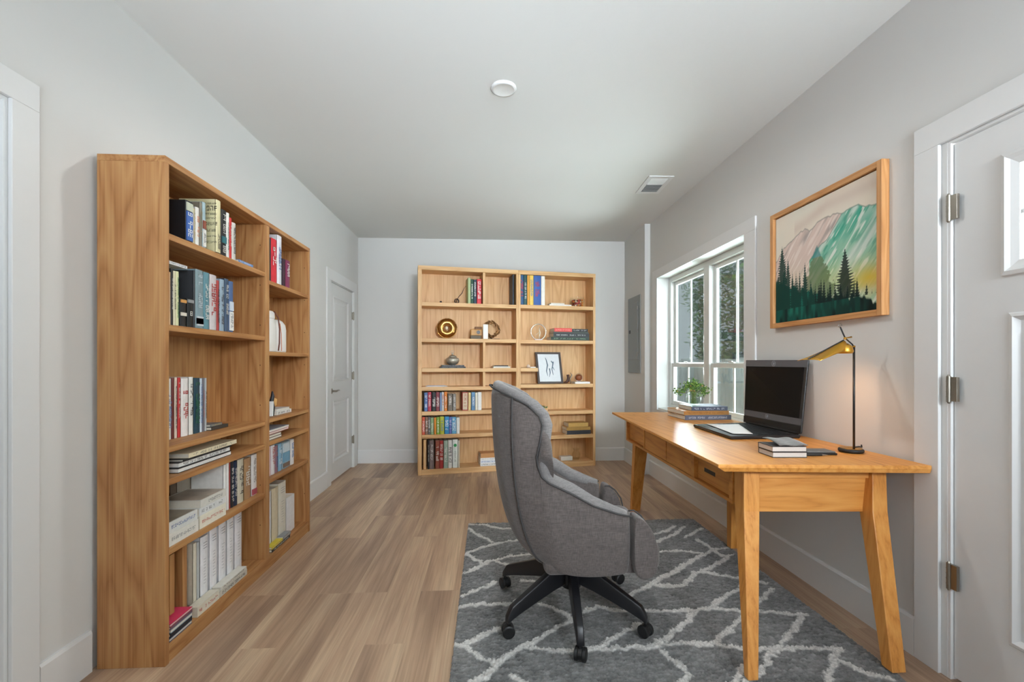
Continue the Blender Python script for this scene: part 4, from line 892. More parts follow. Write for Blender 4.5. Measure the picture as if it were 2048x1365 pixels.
def flat_book(side, key, u, s, z, w, d, t, col, label, group=None, pages_front=True, text=None, rot=0, name='book', cat='book', pagecol=None):
    """a book lying flat: w along the shelf, d into it, t thick"""
    Z = (ZL if side == 'L' else ZB)[key]
    loc, rz = frame(side, u, s, Z + z + 0.0004)
    return flat_at(loc, rz + rot, w, d, t, col, label, group, pages_front, text, name, cat, pagecol)
def flat_at(loc, rz, w, d, t, col, label, group=None, pages_front=True, text=None, name='book', cat='book', pagecol=None):
    r = thing(name, label, cat, loc, rz, group)
    cm = plain('cover ' + col, col, 0.5, noise=0.12, scale=45)
    c = min(0.0025, t * 0.16); m = MB()
    m.box(0, w, 0, d, 0, c); m.box(0, w, 0, d, t - c, t)
    if pages_front: m.box(0, w, d - c, d, c, t - c)
    else: m.box(0, w, 0, c, c, t - c)
    m.build('cover', cm, r)
    pg = plain('pages ' + pagecol, pagecol, 0.9, noise=0.08, scale=150) if pagecol else PAGES
    e = 0.0015
    if pages_front: MB().box(e, w - e, e, d - c, c, t - c).build('pages', pg, r)
    else: MB().box(e, w - e, c, d - e, c, t - c).build('pages', pg, r)
    if text:
        mm = MB(); hh = min(t * 0.5, .013); x = w * 0.08; zz0 = (t - hh) / 2
        while x < w * 0.9:
            if rnd.random() > .15: letter(mm, (x, -0.0006 if not pages_front else 0.0009, zz0), (1, 0, 0), (0, 0, 1), hh * .6, hh)
            x += hh * .85
        mm.build('lettering', plain('ink ' + text, text, 0.6), r)
    return r
# left bookcase, lying books
flat_book('L', 'A', 2.44, .008, 0, .145, .14, .014, '5f86b8', 'thin blue book lying flat at the end of the top shelf', pages_front=False, text='d7dde6')
# magazine lying over the second shelf's books
flat_book('L', 'B', 1.914, .012, .252, .125, .15, .012, 'e4e4e2', 'white magazine lying across the books of the second shelf', pages_front=False, text='2a2a2c')
flat_book('L', 'C', 2.345, .09, 0, .145, .12, .016, '3a3834', 'dark book lying flat, lowest, right of the third shelf row', text=None, pages_front=False)
flat_book('L', 'C', 2.352, .10, .0165, .10, .11, .011, '6b6f70', 'small grey book with pale label on the dark one', text='d9b24a', pages_front=False)
flat_book('L', 'D', 2.01, .03, 0, .40, .20, .020, '35312f', 'dark magazine at the bottom of the fourth shelf pile', text='d9d7d2', pages_front=True, pagecol='e6e4df')
flat_book('L', 'D', 2.02, .035, .0205, .39, .19, .022, '2c2b2b', 'black bound magazine second in the fourth shelf pile', text='2a2a2c', pages_front=True, pagecol='e6e4df')
flat_book('L', 'D', 2.04, .03, .043, .37, .19, .009, '1f2022', 'slim black folder upon the fourth shelf pile', pages_front=False)
flat_book('L', 'D', 2.07, .025, .0525, .38, .18, .020, 'e4d7b8', 'cream magazine topmost of the fourth shelf pile', text='4a463e', pages_front=False)
g = 'stacked books on the fifth shelf of the left bookcase'
for i, (u, w, t, c, lab) in enumerate(((1.915, .20, .052, 'e2dfd6', 'white book at the bottom of the nearer fifth shelf pile'), (1.918, .195, .046, 'd9d9d4', 'thick white photo book topping the nearer fifth shelf pile'),
        (2.125, .205, .060, 'e6e1cf', 'cream book with red marks, bottom of the further fifth shelf pile'), (2.127, .20, .034, 'dcdcda', 'pale grey book in the middle of the further fifth shelf pile'), (2.13, .20, .036, 'd7d4cb', 'white book topping the further fifth shelf pile'))):
    z = {0: 0, 1: .0525, 2: 0, 3: .0605, 4: .095}[i]
    b = flat_book('L', 'E', u, .012 + .003 * (i % 2), z, w, .19, t, c, lab, g, pages_front=False, text=['7d7d80', '3f5f9a', 'c1432f', '55565a', '6a6a6a'][i])
    if i in (1, 4):
        MB().box(.006, w - .006, .006, .18, t, t + .0006).build('cover_picture', plain('photo print ' + str(i), '7d7263' if i == 1 else '9a8d7d', .35, noise=0.55, scale=18), b)
book('L', 'E', 2.28, .16, .235, .034, .213, '9a8e80', 'k', 'n', 'wide grey brown photo book standing behind the fifth shelf piles', None)
g = 'magazines at the bottom of the left bookcase'
for i, (u, w, t, c, tx, lab) in enumerate(((1.925, .140, .014, '3a4f6a', 'dcdcdc', 'dark blue magazine, lowest in the nearest bottom shelf pile'), (1.93, .135, .016, '232429', None, 'black magazine, second in the nearest bottom shelf pile'), (1.932, .135, .014, '8aa0ae', None, 'pale blue magazine, third in the nearest bottom shelf pile'), (1.93, .137, .012, '6e5560', None, 'plum magazine, fourth in the nearest bottom shelf pile'), (1.928, .140, .010, 'd43a5e', 'e9d9dc', 'bright pink magazine topping the nearest bottom shelf pile'))):
    flat_book('L', 'F', u, .008, .0006 * i + sum((.0145, .0165, .0145, .0125)[:i]), w, .20, t, c, lab, g, pages_front=(i % 2 == 0), text=tx)
flat_book('L', 'F', 2.105, .010, 0, .165, .045, .045, 'ddd6c4', 'cream magazine pile end lying before the first white binders', g, pages_front=False, text='b8443a')
flat_book('L', 'F', 2.275, .010, 0, .25, .045, .030, 'cfcabc', 'pale magazine lying before the last white binders', g, pages_front=False, text='3a3a3a')
flat_book('L', 'F', 2.285, .010, .0305, .235, .045, .016, 'e3e0d6', 'thin white magazine on the pale one before the binders', g, pages_front=False, text='55504a')
# wooden bookends
r = thing('bookend', 'brown wooden slab bookend near the side panel, bottom shelf', 'bookend', frame('L', 1.99, .05, ZL['F'] + .0762)[0], AL, 'wooden bookends')
MB().box(0, .012, 0.006, .16, 0, .25).build('board', wood('reddish wood', 'b87a3c', '9c5f28', '7a4518', 'z', 1.5), r, bevel=.002)
MB().box(-.003, .026, 0, .006, 0, .255).build('edge_strip', oak('z', 2), r, bevel=.001)
r = thing('bookend', 'oak slab bookend standing beside the first white binder', 'bookend', frame('L', 2.075, .055, ZL['F'] + .0005)[0], AL, 'wooden bookends')
MB().box(0, .030, 0, .17, 0, .345).build('board', oak('z', 3), r, bevel=.002)
# narrow bay
WH = plain('white leather', 'e6e4de', .5, noise=.03)
r = thing('jug', 'white jug with black loop handle in the narrow bay', 'jug', frame('L', 2.865, .05, ZL['fB'])[0], AL)
def sq_lathe(m, prof, cx, cy, p=3.2, n=32):
    m.loft([[(cx + rx * math.copysign(abs(math.cos(a)) ** (2 / p), math.cos(a)), cy + ry * math.copysign(abs(math.sin(a)) ** (2 / p), math.sin(a)), z) for a in [2 * PI * i / n for i in range(n)]] for rx, ry, z in prof]); return m
sq_lathe(MB(), [(.058, .05, .001), (.063, .055, .01), (.064, .056, .16), (.055, .05, .205), (.046, .042, .215)], .07, .06).build('body', WH, r, smooth=True)
sq_lathe(MB(), [(.050, .046, .213), (.052, .048, .22), (.050, .046, .252), (.040, .036, .262)], .07, .06).build('lid', WH, r, smooth=True)
MB().tube([(.055, .05, .258), (.045, .045, .285), (.055, .04, .312), (.07, .04, .318), (.080, .045, .30), (.09, .05, .26)], .006, n=10).build('loop_handle', BLACK, r, smooth=True)
MB().tube([(.10, .02, .262), (.115, .0, .22), (.128, -.002, .15), (.130, .0, .06), (.129, .006, .01)], .0045, n=8).build('strap', plain('brown leather', '6b3a2c', .6), r, smooth=True)
r = thing('jug', 'plain white shoulder jug beside the handled white jug', 'jug', frame('L', 3.005, .05, ZL['fB'])[0], AL)
sq_lathe(MB(), [(.060, .05, .001), (.064, .055, .01), (.064, .055, .15), (.058, .05, .185), (.040, .035, .208), (.022, .02, .218)], .07, .06).build('body', WH, r, smooth=True)
MB().tube([(.02, .0, .01), (.012, -.002, .12), (.02, .01, .19)], .002, n=6).build('seam', plain('orange thread', 'c46a3a', .6), r)
r = thing('figurine', 'dark figurine with a tan tag leaning in the narrow bay', 'ornament', frame('L', 2.832, .02, ZL['fC'] + .006)[0], AL)
MB().tube([(.03, .02, .0), (.035, .02, .05), (.045, .025, .09), (.05, .02, .12), (.045, .02, .15)], [.016, .02, .013, .011, .004], n=10).build('body', plain('dark bronze', '26262c', .4), r, smooth=True)
MB().hexa([(.048, .01, .052), (.085, .01, .06), (.085, .016, .06), (.048, .016, .052)], [(.055, .01, .11), (.092, .01, .10), (.092, .016, .10), (.055, .016, .11)]).build('tag', plain('tan card', 'd8a566', .7), r, bevel=.003)
MB().hexa([(.0, .0, .0), (.012, .0, .0), (.012, .09, .0), (.0, .09, .0)], [(.012, .0, .09), (.02, .0, .09), (.02, .09, .09), (.012, .09, .09)]).build('stand_card', PAPER, r)
flat_book('L', 'fC', 2.94, .04, 0, .21, .17, .022, 'e2dfd8', 'white book lying flat in the narrow bay below the jugs', text='4a4a4a', pages_front=False)
flat_book('L', 'fC', 2.945, .045, .0225, .19, .15, .014, 'c9c9c9', 'thin grey book on the white one in the narrow bay', pages_front=True)
g = 'small books lying in the narrow bay'
for i, (u, w, t, c, lab) in enumerate(((2.80, .16, .016, '4a4038', 'dark brown small book, lowest in the narrow bay pile'), (2.80, .155, .014, '8a7e72', 'taupe small book, second in the narrow bay pile'), (2.81, .28, .013, 'b8353a', 'red small book, third in the narrow bay pile'), (2.815, .28, .014, 'a9adb8', 'pale grey small book topping the narrow bay pile'))):
    flat_book('L', 'fD', u, .02 + .012 * (i > 1), (0, .0165, .031, .0445)[i], w, .15, t, c, lab, g, pages_front=True)
g = 'magazines at the bottom of the narrow bay'
for i, (u, w, t, c, lab) in enumerate(((2.80, .25, .018, '2f3236', 'black magazine, lowest before the narrow bay folders'), (2.80, .145, .014, 'd6c23f', 'yellow magazine on the black one in the narrow bay'), (2.95, .11, .02, '8d9093', 'grey magazine on the black one in the narrow bay'))):
    flat_book('L', 'fF', u, .006, (0, .0185, .0185)[i], w, .04, t, c, lab, g, pages_front=False, text='e8e6e0')

# back bookcase objects
r = thing('bookend', 'pale wooden slab at the left of the bottom row, back bookcase', 'bookend', frame('B', .058, .012, ZB['L7'] + .0405)[0], AB)
MB().box(0, .030, 0, .17, -.04, .285).build('board', pine('z', 2), r, bevel=.002)
r = thing('pendulum_ornament', 'dark twig ornament with hanging cage, top left of back bookcase', 'ornament', frame('B', .40, .05, ZB['L1'] + .002)[0], AB)
DK = plain('dark iron', '2b2320', .5)
MB().tube([(.03, .03, .03), (.05, .03, .075), (.09, .03, .12), (.11, .03, .17), (.135, .03, .205)], [.003, .003, .004, .003, .002], n=6).build('twig', DK, r)
m = MB()
for a in range(0, 180, 45):
    c = math.cos(math.radians(a)); s_ = math.sin(math.radians(a))
    m.tube([(.03 + .026 * math.cos(t) * c, .03 + .026 * math.cos(t) * s_, .029 + .027 * math.sin(t)) for t in [i * PI / 8 for i in range(16)]], .0028, n=5, closed=True)
m.build('cage', DK, r)
r = tag(MB().lathe([(.012, 0), (.014, .004), (.012, .016), (.004, .022), (.0005, .023)], n=16).build('small_stone', DK, None, smooth=True), 'tiny dark stone on the top left shelf of back bookcase', 'ornament')
r.location = frame('B', .25, .05, ZB['L1'] + .0005)[0]
# gold disc sculpture
GD = plain('antique gold', 'b98a4e', .28, 1.0, noise=.3, scale=25, bump=.5)
r = thing('disc_sculpture', 'round hammered gold disc sculpture with hollow centre, left in back bookcase', 'sculpture', frame('B', .322, .09, ZB['L2'] + .006)[0], AB)
m = MB(); n = 40; R0 = random.Random(5)
rings = []
for rr, yy in ((.030, .012), (.034, -.012), (.055, -.034), (.080, -.030), (.098, -.012), (.108, .0), (.098, .014), (.075, .030), (.045, .026)):
    rings.append([(rr * (1 + .03 * math.sin(7 * t)) * math.cos(t), yy, .112 + rr * (1 + .03 * math.sin(7 * t)) * math.sin(t)) for t in [2 * PI * i / n for i in range(n)]])
rings.append(rings[0]); m.loft(rings, cap=False); m.build('disc', GD, r, smooth=True)
m = MB(); m.tube([(.112 * math.cos(t), -.004, .112 + .110 * math.sin(t)) for t in [2 * PI * i / 48 for i in range(48)]], [.003 + .0025 * (i % 2) for i in range(49)], n=6, closed=True); m.build('rim_scroll', GD, r)
m = MB()
m.lathe([(.0005, -.02), (.014, -.016), (.02, 0), (.014, .016), (.0005, .02)], c=(-.004, 0, .115), n=14); m.build('centre_stone', plain('pearl', 'd9c9ae', .3), r, smooth=True)
# toy box camera & wreath
r = thing('wooden_camera', 'small amber wooden camera ornament, middle of back bookcase', 'ornament', frame('B', .585, .05, ZB['L2'])[0], AB)
MB().box(0, .12, 0, .06, .0, .04).build('base', plain('olive brown', '5a4a30', .5), r, bevel=.003)
MB().box(.002, .128, .002, .058, .0405, .108).build('body', plain('amber wood', 'b9822f', .4), r, bevel=.004)
MB().cyl((.085, .0, .075), (.085, -.02, .075), .02, n=20).build('lens', plain('dark lens', '2a2018', .2), r)
MB().box(.05, .125, .01, .05, .1085, .14).build('finder', plain('brown leather cover', '7a5230', .6), r, bevel=.004)
r = thing('wreath_sculpture', 'round gilded branch wreath, right of the wooden camera', 'sculpture', frame('B', .835, .10, ZB['L2'])[0], AB)
m = MB(); R0 = random.Random(8)
for k in range(34):
    a = 2 * PI * k / 34; b = a + R0.uniform(.3, .7); r1, r2 = R0.uniform(.055, .09), R0.uniform(.085, .112)
    m.tube([(r1 * math.cos(a), R0.uniform(-.02, .02), .115 + r1 * math.sin(a)), ((r1 + r2) / 2 * math.cos((a + b) / 2), R0.uniform(-.02, .02), .115 + (r1 + r2) / 2 * math.sin((a + b) / 2)), (r2 * math.cos(b), 0, .115 + r2 * math.sin(b))], [.006, .008, .002], n=6)
m.tube([(.075 * math.cos(t), 0, .115 + .075 * math.sin(t)) for t in [2 * PI * i / 30 for i in range(30)]], .008, n=8, closed=True)
m.build('wreath', plain('dull gilt', '97724c', .35, 1.0, noise=.4, scale=40), r, smooth=True)
MB().box(-.05, .09, -.02, .03, 0, .008).build('foot', DK, r, bevel=.002)
r = thing('card', 'white card standing between the wooden camera and wreath', 'card', frame('B', .724, .03, ZB['L2'])[0], AB)
MB().box(0, .055, 0, .004, 0, .165).build('card', PAPER, r)
# jar
r = thing('ornate_jar', 'silver filigree lidded jar on dark books, back bookcase', 'jar', frame('B', .385, .10, ZB['L3'] + .034)[0], AB)
SV = plain('silver filigree', 'b9b4a6', .4, .7, noise=.5, scale=70, bump=1.0)
MB().lathe([(.03, 0), (.035, .004), (.062, .02), (.078, .05), (.070, .075), (.045, .088), (.040, .09)], n=32, cap=True).build('bowl', SV, r, smooth=True)
MB().lathe([(.044, .0905), (.046, .095), (.028, .108), (.012, .116), (.006, .120), (.0105, .126), (.0105, .134), (.0005, .140)], n=28).build('lid', SV, r, smooth=True)
m = MB(); m.tube([(.014 * math.cos(t), 0, .140 + .014 * math.sin(t) + .008) for t in [2 * PI * i / 20 for i in range(20)]], .0025, n=6, closed=True); m.build('finial', SV, r, smooth=True)
flat_book('B', 'L3', .245, .03, 0, .28, .17, .016, '2a2a2e', 'black book under the silver jar, lower of two', pages_front=False, text='8a8a88')
flat_book('B', 'L3', .26, .035, .0165, .25, .16, .0165, '3a3b42', 'dark grey book directly under the silver jar', pages_front=False, text='9a9a98')
flat_book('B', 'L3', .84, .03, 0, .20, .15, .017, 'e0deda', 'white book lying in the small middle compartment', pages_front=True)
flat_book('B', 'L3', .855, .035, .0175, .16, .13, .012, '26252a', 'black notebook on the white book, small middle compartment', pages_front=False)
r = thing('paper_stack', 'loose white sheets lying left in the back bookcase', 'papers', frame('B', .085, .03, ZB['L4'])[0], AB)
for k in range(3): MB().box(.01 * k, .24 - .012 * k, .004 * k, .16, .0005 + .003 * k, .0032 + .003 * k).build('sheet', plain('sheet' + str(k), ['dfe2ea', 'e9e9ec', 'd5d9e2'][k], .8), r)
g = 'white books stacked low in the back bookcase'
for i, (c, t, lab) in enumerate((('e9e8e6', .035, 'white book with black title, lowest of the low pile'), ('e1e5ec', .028, 'white and blue book, middle of the low pile'), ('f0f0ee', .026, 'white book, topmost of the white low pile'))):
    flat_book('B', 'L7', .69, .02, (0, .0355, .064)[i], .19, .16, t, c, lab, g, pages_front=False, text=['222222', '3c6ea8', 'b0b4ba'][i])
flat_book('B', 'L7', .695, .03, .0905, .185, .15, .05, 'c08a55', 'thick tan book on the white low pile', pages_front=False)
r = tag(MB().box(0, .02, 0, .05, 0, .14).build('black_block', BLACK, None, bevel=.004), 'small black upright block beside the low tan book', 'block'); lc, rz = frame('B', .905, .05, ZB['L7'] + .0005); r.location = lc; r.rotation_euler.z = rz
# right unit
flat_book('B', 'R1', 1.51, .03, 0, .275, .15, .018, 'ece9e4', 'white book lying on the top right shelf, back bookcase', pages_front=False)
flat_book('B', 'R1', 1.53, .035, .0185, .17, .13, .016, 'e9e2d8', 'small cream book on the white top right book', pages_front=True)
r = thing('glass_candy_jar', 'clear square jar of red and orange sweets, top right', 'jar', frame('B', 1.79, .05, ZB['R1'])[0], AB)
m = MB(); m.lathe([(.09, .001), (.095, .01), (.095, .09), (.08, .105), (.08, .118), (.085, .12)], c=(.10, .07, 0), n=28); m.build('jar_glass', glass('clear glass', (.93, .95, .95, 1)), r, smooth=True)
R0 = random.Random(3)
sw = []
for ci, c in enumerate(('c23a28', 'd9822f', '6a3a24', 'e9d9c0', '8a2b2b')):
    m = MB()
    for k in range(12):
        a = R0.uniform(0, 6.28); q = R0.uniform(.0, .07); zz = R0.uniform(.012, .085)
        m.lathe([(.0005, -.012), (.01, -.008), (.0135, 0), (.01, .008), (.0005, .012)], c=(.10 + q * math.cos(a), .07 + q * math.sin(a), zz + .002), n=8)
    o = m.build('sweets', plain('sweet ' + c, c, .35), r, smooth=True); o['kind'] = 'stuff'
r = thing('ring_ornament', 'silver ring ornament with a little figure inside, back bookcase', 'ornament', frame('B', 1.39, .08, ZB['R2'])[0], AB)
MB().tube([(.092 * math.cos(t), 0, .098 + .092 * math.sin(t)) for t in [2 * PI * i / 40 for i in range(40)]], .006, n=10, closed=True).build('ring', plain('pale silver', 'd6d2c8', .25, .8), r, smooth=True)
MB().tube([(.01, 0, .012), (.014, 0, .05), (.02, 0, .09), (.01, 0, .125), (.018, 0, .16)], [.005, .007, .009, .006, .003], n=8).build('figure', plain('figure silver', 'cbbfa8', .35, .6), r, smooth=True)
MB().tube([(.016, 0, .10), (-.01, 0, .08), (-.03, 0, .06)], .003, n=6).build('figure_arm', plain('figure silver', 'cbbfa8', .35, .6), r)
MB().box(-.045, .045, -.02, .02, 0, .012).build('foot', plain('foot lilac', 'c9c2cc', .4), r, bevel=.003)
g = 'books stacked in the right unit of the back bookcase'
for i, (u, w, t, c, tx, lab) in enumerate(((1.53, .48, .04, '20352c', '8fae8c', 'dark green book, lowest beside the silver ring'), (1.56, .45, .045, '2b2c2f', 'cfd3d0', 'black patterned book, second beside the silver ring'), (1.56, .44, .015, '3b443c', None, 'thin dark book, third beside the silver ring'), (1.57, .22, .042, 'd8483f', 'f0b0a8', 'red book on top, left half'), (1.792, .20, .036, '1d1d20', 'c9c9c4', 'black book on top, right half'))):
    flat_book('B', 'R2', u, .03, (0, .0405, .086, .1015, .1015)[i], w, .16, t, c, lab, g, pages_front=False, text=tx)
r = thing('shell_ornament', 'small white and brown shell on the half shelf', 'ornament', frame('B', 1.245, .06, ZB['R3'])[0], AB)
MB().lathe([(.0005, 0), (.018, .004), (.022, .02), (.012, .034), (.0005, .04)], c=(.025, .03, 0), n=14).build('shell', plain('shell', 'e4d2c2', .4), r, smooth=True)
MB().box(.045, .11, .01, .05, .0, .012).build('coaster', PAPER, r, bevel=.003)
# picture frame leaning
r = thing('picture_frame', 'dark framed ink sketch leaning in the right back bookcase', 'picture frame', frame('B', 1.395, .10, ZB['R4'] + .002)[0], AB)
piv = bpy.data.objects
fwid, fh, tl = .315, .375, .06
def lean(x, y, z): return (x - .02 * z / fh, y + z / fh * tl, z)
def lbox(m, x0, x1, y0, y1, z0, z1):
    m.hexa([lean(x0, y0, z0), lean(x1, y0, z0), lean(x1, y1, z0), lean(x0, y1, z0)], [lean(x0, y0, z1), lean(x1, y0, z1), lean(x1, y1, z1), lean(x0, y1, z1)]); return m
m = MB(); f = .024
lbox(m, 0, fwid, 0, .018, 0, f); lbox(m, 0, fwid, 0, .018, fh - f, fh); lbox(m, 0, f, 0, .018, f, fh - f); lbox(m, fwid - f, fwid, 0, .018, f, fh - f)
m.build('frame', plain('dark walnut frame', '3a2a24', .45), r)
lbox(MB(), f, fwid - f, .010, .014, f, fh - f).build('print', plain('print paper', 'e4e8ec', .6), r)
m = MB(); R0 = random.Random(2)
for pts in ([(.13, .09), (.12, .15), (.14, .22), (.13, .28), (.12, .31)], [(.20, .10), (.19, .17), (.21, .24), (.19, .27)], [(.15, .08), (.165, .13), (.16, .18)], [(.22, .16), (.20, .20), (.215, .26)]):
    m.tube([lean(x, .0090, z) for x, z in pts], [.002, .005, .007, .005, .002][:len(pts)], n=6)
m.build('ink_figures', plain('blue grey ink', '5d7384', .7), r)
r = thing('boot_figurine', 'dark brown boot shaped figurine beside the sketch frame', 'ornament', frame('B', 1.70, .03, ZB['R4'] + .003)[0], AB)
MB().tube([(.0, .03, .012), (.03, .03, .016), (.05, .03, .03), (.055, .03, .07), (.05, .03, .105)], [.010, .014, .018, .015, .018], n=10).build('boot', plain('chestnut leather', '4a2a1c', .45), r, smooth=True)
MB().tube([(.085, .03, .0), (.075, .03, .05), (.10, .03, .10), (.08, .03, .13)], [.008, .012, .010, .003], n=8).build('wing', plain('smoky glass', '8d7a66', .2), r, smooth=True)
r = thing('wood_orb', 'small brown wooden orb with metal hoop, back bookcase', 'ornament', frame('B', 1.895, .05, ZB['R4'] + .027)[0], AB)
MB().lathe([(.0005 + .042 * math.sin(PI * i / 14), -.042 * math.cos(PI * i / 14)) for i in range(15)], c=(0, .03, .044), n=24).build('orb', wood('orb wood', '9a5a32', '7a3f20', '4a2412', 'x', 6), r, smooth=True)
MB().tube([(.047 * math.cos(t), .03, .047 + .047 * math.sin(t)) for t in [2 * PI * i / 30 for i in range(30)]], .002, n=6, closed=True).build('hoop', STEEL, r)
flat_book('B', 'R4', 1.83, .03, 0, .19, .12, .022, 'eeece8', 'thin white book under the wooden orb', pages_front=False)
r = thing('succulent_planter', 'small green succulents in a low wooden tray, back bookcase', 'potted plant', frame('B', 1.345, .04, ZB['R5'])[0], AB)
MB().box(0, .15, 0, .07, 0, .03).build('tray', pine('x', 3), r, bevel=.003)
m = MB(); R0 = random.Random(9)
for k in range(60):
    c = Vector((R0.uniform(.015, .135), R0.uniform(.015, .055), .03)); d = Vector((R0.gauss(0, .5), R0.gauss(0, .5), 1)).normalized() * R0.uniform(.02, .045)
    u = d.orthogonal().normalized() * .006
    m.poly([c - u, c + d * .5 - u * 1.3, c + d, c + d * .5 + u * 1.3, c + u])
m.build('foliage', plain('succulent green', '5a7a48', .5, noise=.3), r)
g = 'gilt books in the right back bookcase'
for i, (u, s, w, t, c, lab) in enumerate(((1.725, .02, .30, .045, '34343a', 'dark grey book, lowest under the two gilt books'), (1.722, .025, .30, .038, 'a9823f', 'gilt book, middle of the low right pile'), (1.75, .04, .25, .048, 'b8924c', 'gilt book, topmost of the low right pile'))):
    flat_book('B', 'R6', u, s, (0, .0455, .084)[i], w, .17, t, c, lab, g, pages_front=False)
r = thing('glass_vase', 'small clear ribbed vase low in right back bookcase', 'vase', frame('B', 1.87, .1, ZB['R7'])[0], AB)
MB().lathe([(.03, .001), (.045, .03), (.05, .07), (.03, .11), (.04, .14)], n=16).build('glass_body', glass('ribbed glass', (.9, .88, .82, 1)), r)
r = tag(MB().box(0, .15, 0, .08, 0, .05).build('white_box', plain('white card', 'dcd6cc', .6), None, bevel=.006), 'small white box lying low in right back bookcase', 'box'); lc, rz = frame('B', 1.665, .07, ZB['R7'] + .0005); r.location = lc; r.rotation_euler.z = rz

# ================================================================== PAINTING
CY0, CY1, CZ0, CZ1 = DATA['canvas']
pt = thing('painting', 'framed watercolour of teal mountains over dark pine forest', 'painting', (XR, (CY0 + CY1) / 2, CZ0))
FR = lambda ax, sd: wood('frame oak', 'cf9c66', 'be8650', '9c6836', ax, 1.4, .5, sd)
m1 = 0.028
mb = [(CY0, CY0 + m1), (CY1 - m1, CY1)]
ZT, ZBm = CZ1 + m1, CZ0 - m1
MB().box(1.752, XR - .001, CY0 + .0003, CY0 + m1, ZBm, ZT).build('frame_rail', FR('z', 1), pt, world=True, bevel=.0015)
MB().box(1.752, XR - .001, CY1 - m1, CY1 - .0003, ZBm, ZT).build('frame_rail', FR('z', 2), pt, world=True, bevel=.0015)
MB().box(1.752, XR - .001, CY1, CY0, CZ1 + .0003, ZT).build('frame_rail', FR('y', 3), pt, world=True, bevel=.0015)
MB().box(1.752, XR - .001, CY1, CY0, ZBm, CZ0 - .0003).build('frame_rail', FR('y', 4), pt, world=True, bevel=.0015)
MB().box(1.778, XR - .002, CY1, CY0, CZ0, CZ1).build('backing', BLACK, pt, world=True)
def painting_mesh():
    nx, ny = 420, 380
    u = np.linspace(0, 1, nx); v = np.linspace(0, 1, ny); Uu, V = np.meshgrid(u, v)
    rs = np.random.RandomState(5)
    def sn(sx, sy, shear=0.0):
        g = rs.rand(64, 64)
        gx = (Uu + shear * V) * sx % 62; gy = V * sy % 62
        ix = gx.astype(int); fx = gx - ix; iy = gy.astype(int); fy = gy - iy
        fx = fx * fx * (3 - 2 * fx); fy = fy * fy * (3 - 2 * fy)
        return (g[iy, ix] * (1 - fx) + g[iy, ix + 1] * fx) * (1 - fy) + (g[iy + 1, ix] * (1 - fx) + g[iy + 1, ix + 1] * fx) * fy
    C = lambda h: np.array(rgb(h)[:3])
    def mix(img, c, k): return img * (1 - k[..., None]) + c * k[..., None]
    img = np.ones((ny, nx, 3)) * C('e6ddce')
    img = mix(img, C('d8ddd2'), np.clip(sn(3, 5) - .45, 0, 1))
    def ridge(pts): p = np.array(pts); return np.interp(u, p[:, 0], p[:, 1])[None, :] * np.ones((ny, 1))
    cl = ridge(DATA['cloud']); inr = (Uu > DATA['cloud'][0][0])
    k = np.exp(-((V - cl + .02) / .055) ** 2) * inr * .55
    img = mix(img, C('c8b3a8'), k * (.6 + .5 * sn(6, 8)))
    pr = ridge(DATA['pink']) + (sn(40, 3) - .5) * .02
    below = np.clip((pr - V) / .006, 0, 1) * (Uu < .80)
    st = sn(26, 7, -.75); st2 = sn(60, 12, -.75)
    img = mix(img, C('d9c5bb') , below)
    img = mix(img, C('8e8784'), below * np.clip((st - .62) * 2.4, 0, .7)); img = mix(img, C('f1e6de'), below * np.clip((st2 - .55) * 2.2, 0, .8))
    edge = np.exp(-((V - pr) / .006) ** 2) * (Uu < .80); img = mix(img, C('7a746f'), edge * .7)
    tr = ridge(DATA['teal']) + (sn(50, 3) - .5) * .012
    tb = np.clip((tr - V) / .006, 0, 1) * (Uu > DATA['teal'][0][0])
    depth = np.clip((tr - V) / .55, 0, 1)
    base = C('5fb09c') * (1 - depth[..., None]) + C('b7d3b4') * depth[..., None]
    base = mix(base, C('d8e3da'), np.clip((sn(16, 5, -.8) - .42) * 2.2, 0, .85)); base = mix(base, C('2f9a80'), np.clip((sn(22, 6, -.8) - .55) * 2.6, 0, .9) * (1 - depth))
    base = mix(base, C('8fc7ae'), np.clip((sn(50, 9, -.8) - .5) * 1.6, 0, .6)); base = mix(base, C('2b8a72'), np.clip((sn(61, 16, -.8) - .66) * 4, 0, .7) * (1 - .8 * depth)); base = mix(base, C('eef2ea'), np.clip((sn(58, 14, -.75) - .68) * 4, 0, .8))
    img = img * (1 - tb[..., None]) + base * tb[..., None]
    img = mix(img, C('2c6f60'), np.exp(-((V - tr) / .005) ** 2) * (Uu > DATA['teal'][0][0]) * .7)
    gl = np.exp(-(((Uu - .93) / .17) ** 2 + ((V - .24) / .10) ** 2)); img = mix(img, C('d9b52c'), gl * .9)
    gl = np.exp(-(((Uu - .62) / .22) ** 2 + ((V - .30) / .11) ** 2)); img = mix(img, C('b9c46a'), gl * .5)
    img = mix(img, C('e4d7c2'), np.exp(-(((Uu - .22) / .20) ** 2 + ((V - .36) / .12) ** 2)) * .7)
    bu, bv = DATA['bush']
    w = np.clip((bv - V) * .42, 0, .17) + .008
    kb = np.clip((w * (.8 + .5 * sn(70, 60)) - np.abs(Uu - bu - .01)) / .012, 0, 1) * (V < bv)
    bc_ = C('3d7f80') * (V[..., None] > bv - .1) + C('5f6f4a') * (V[..., None] <= bv - .1)
    img = img * (1 - kb[..., None] * .8) + bc_ * kb[..., None] * .8
    ft = ridge(DATA['foresttop']) + (sn(60, 4) - .5) * .07
    dk = np.clip((ft - V) / .02, 0, 1)
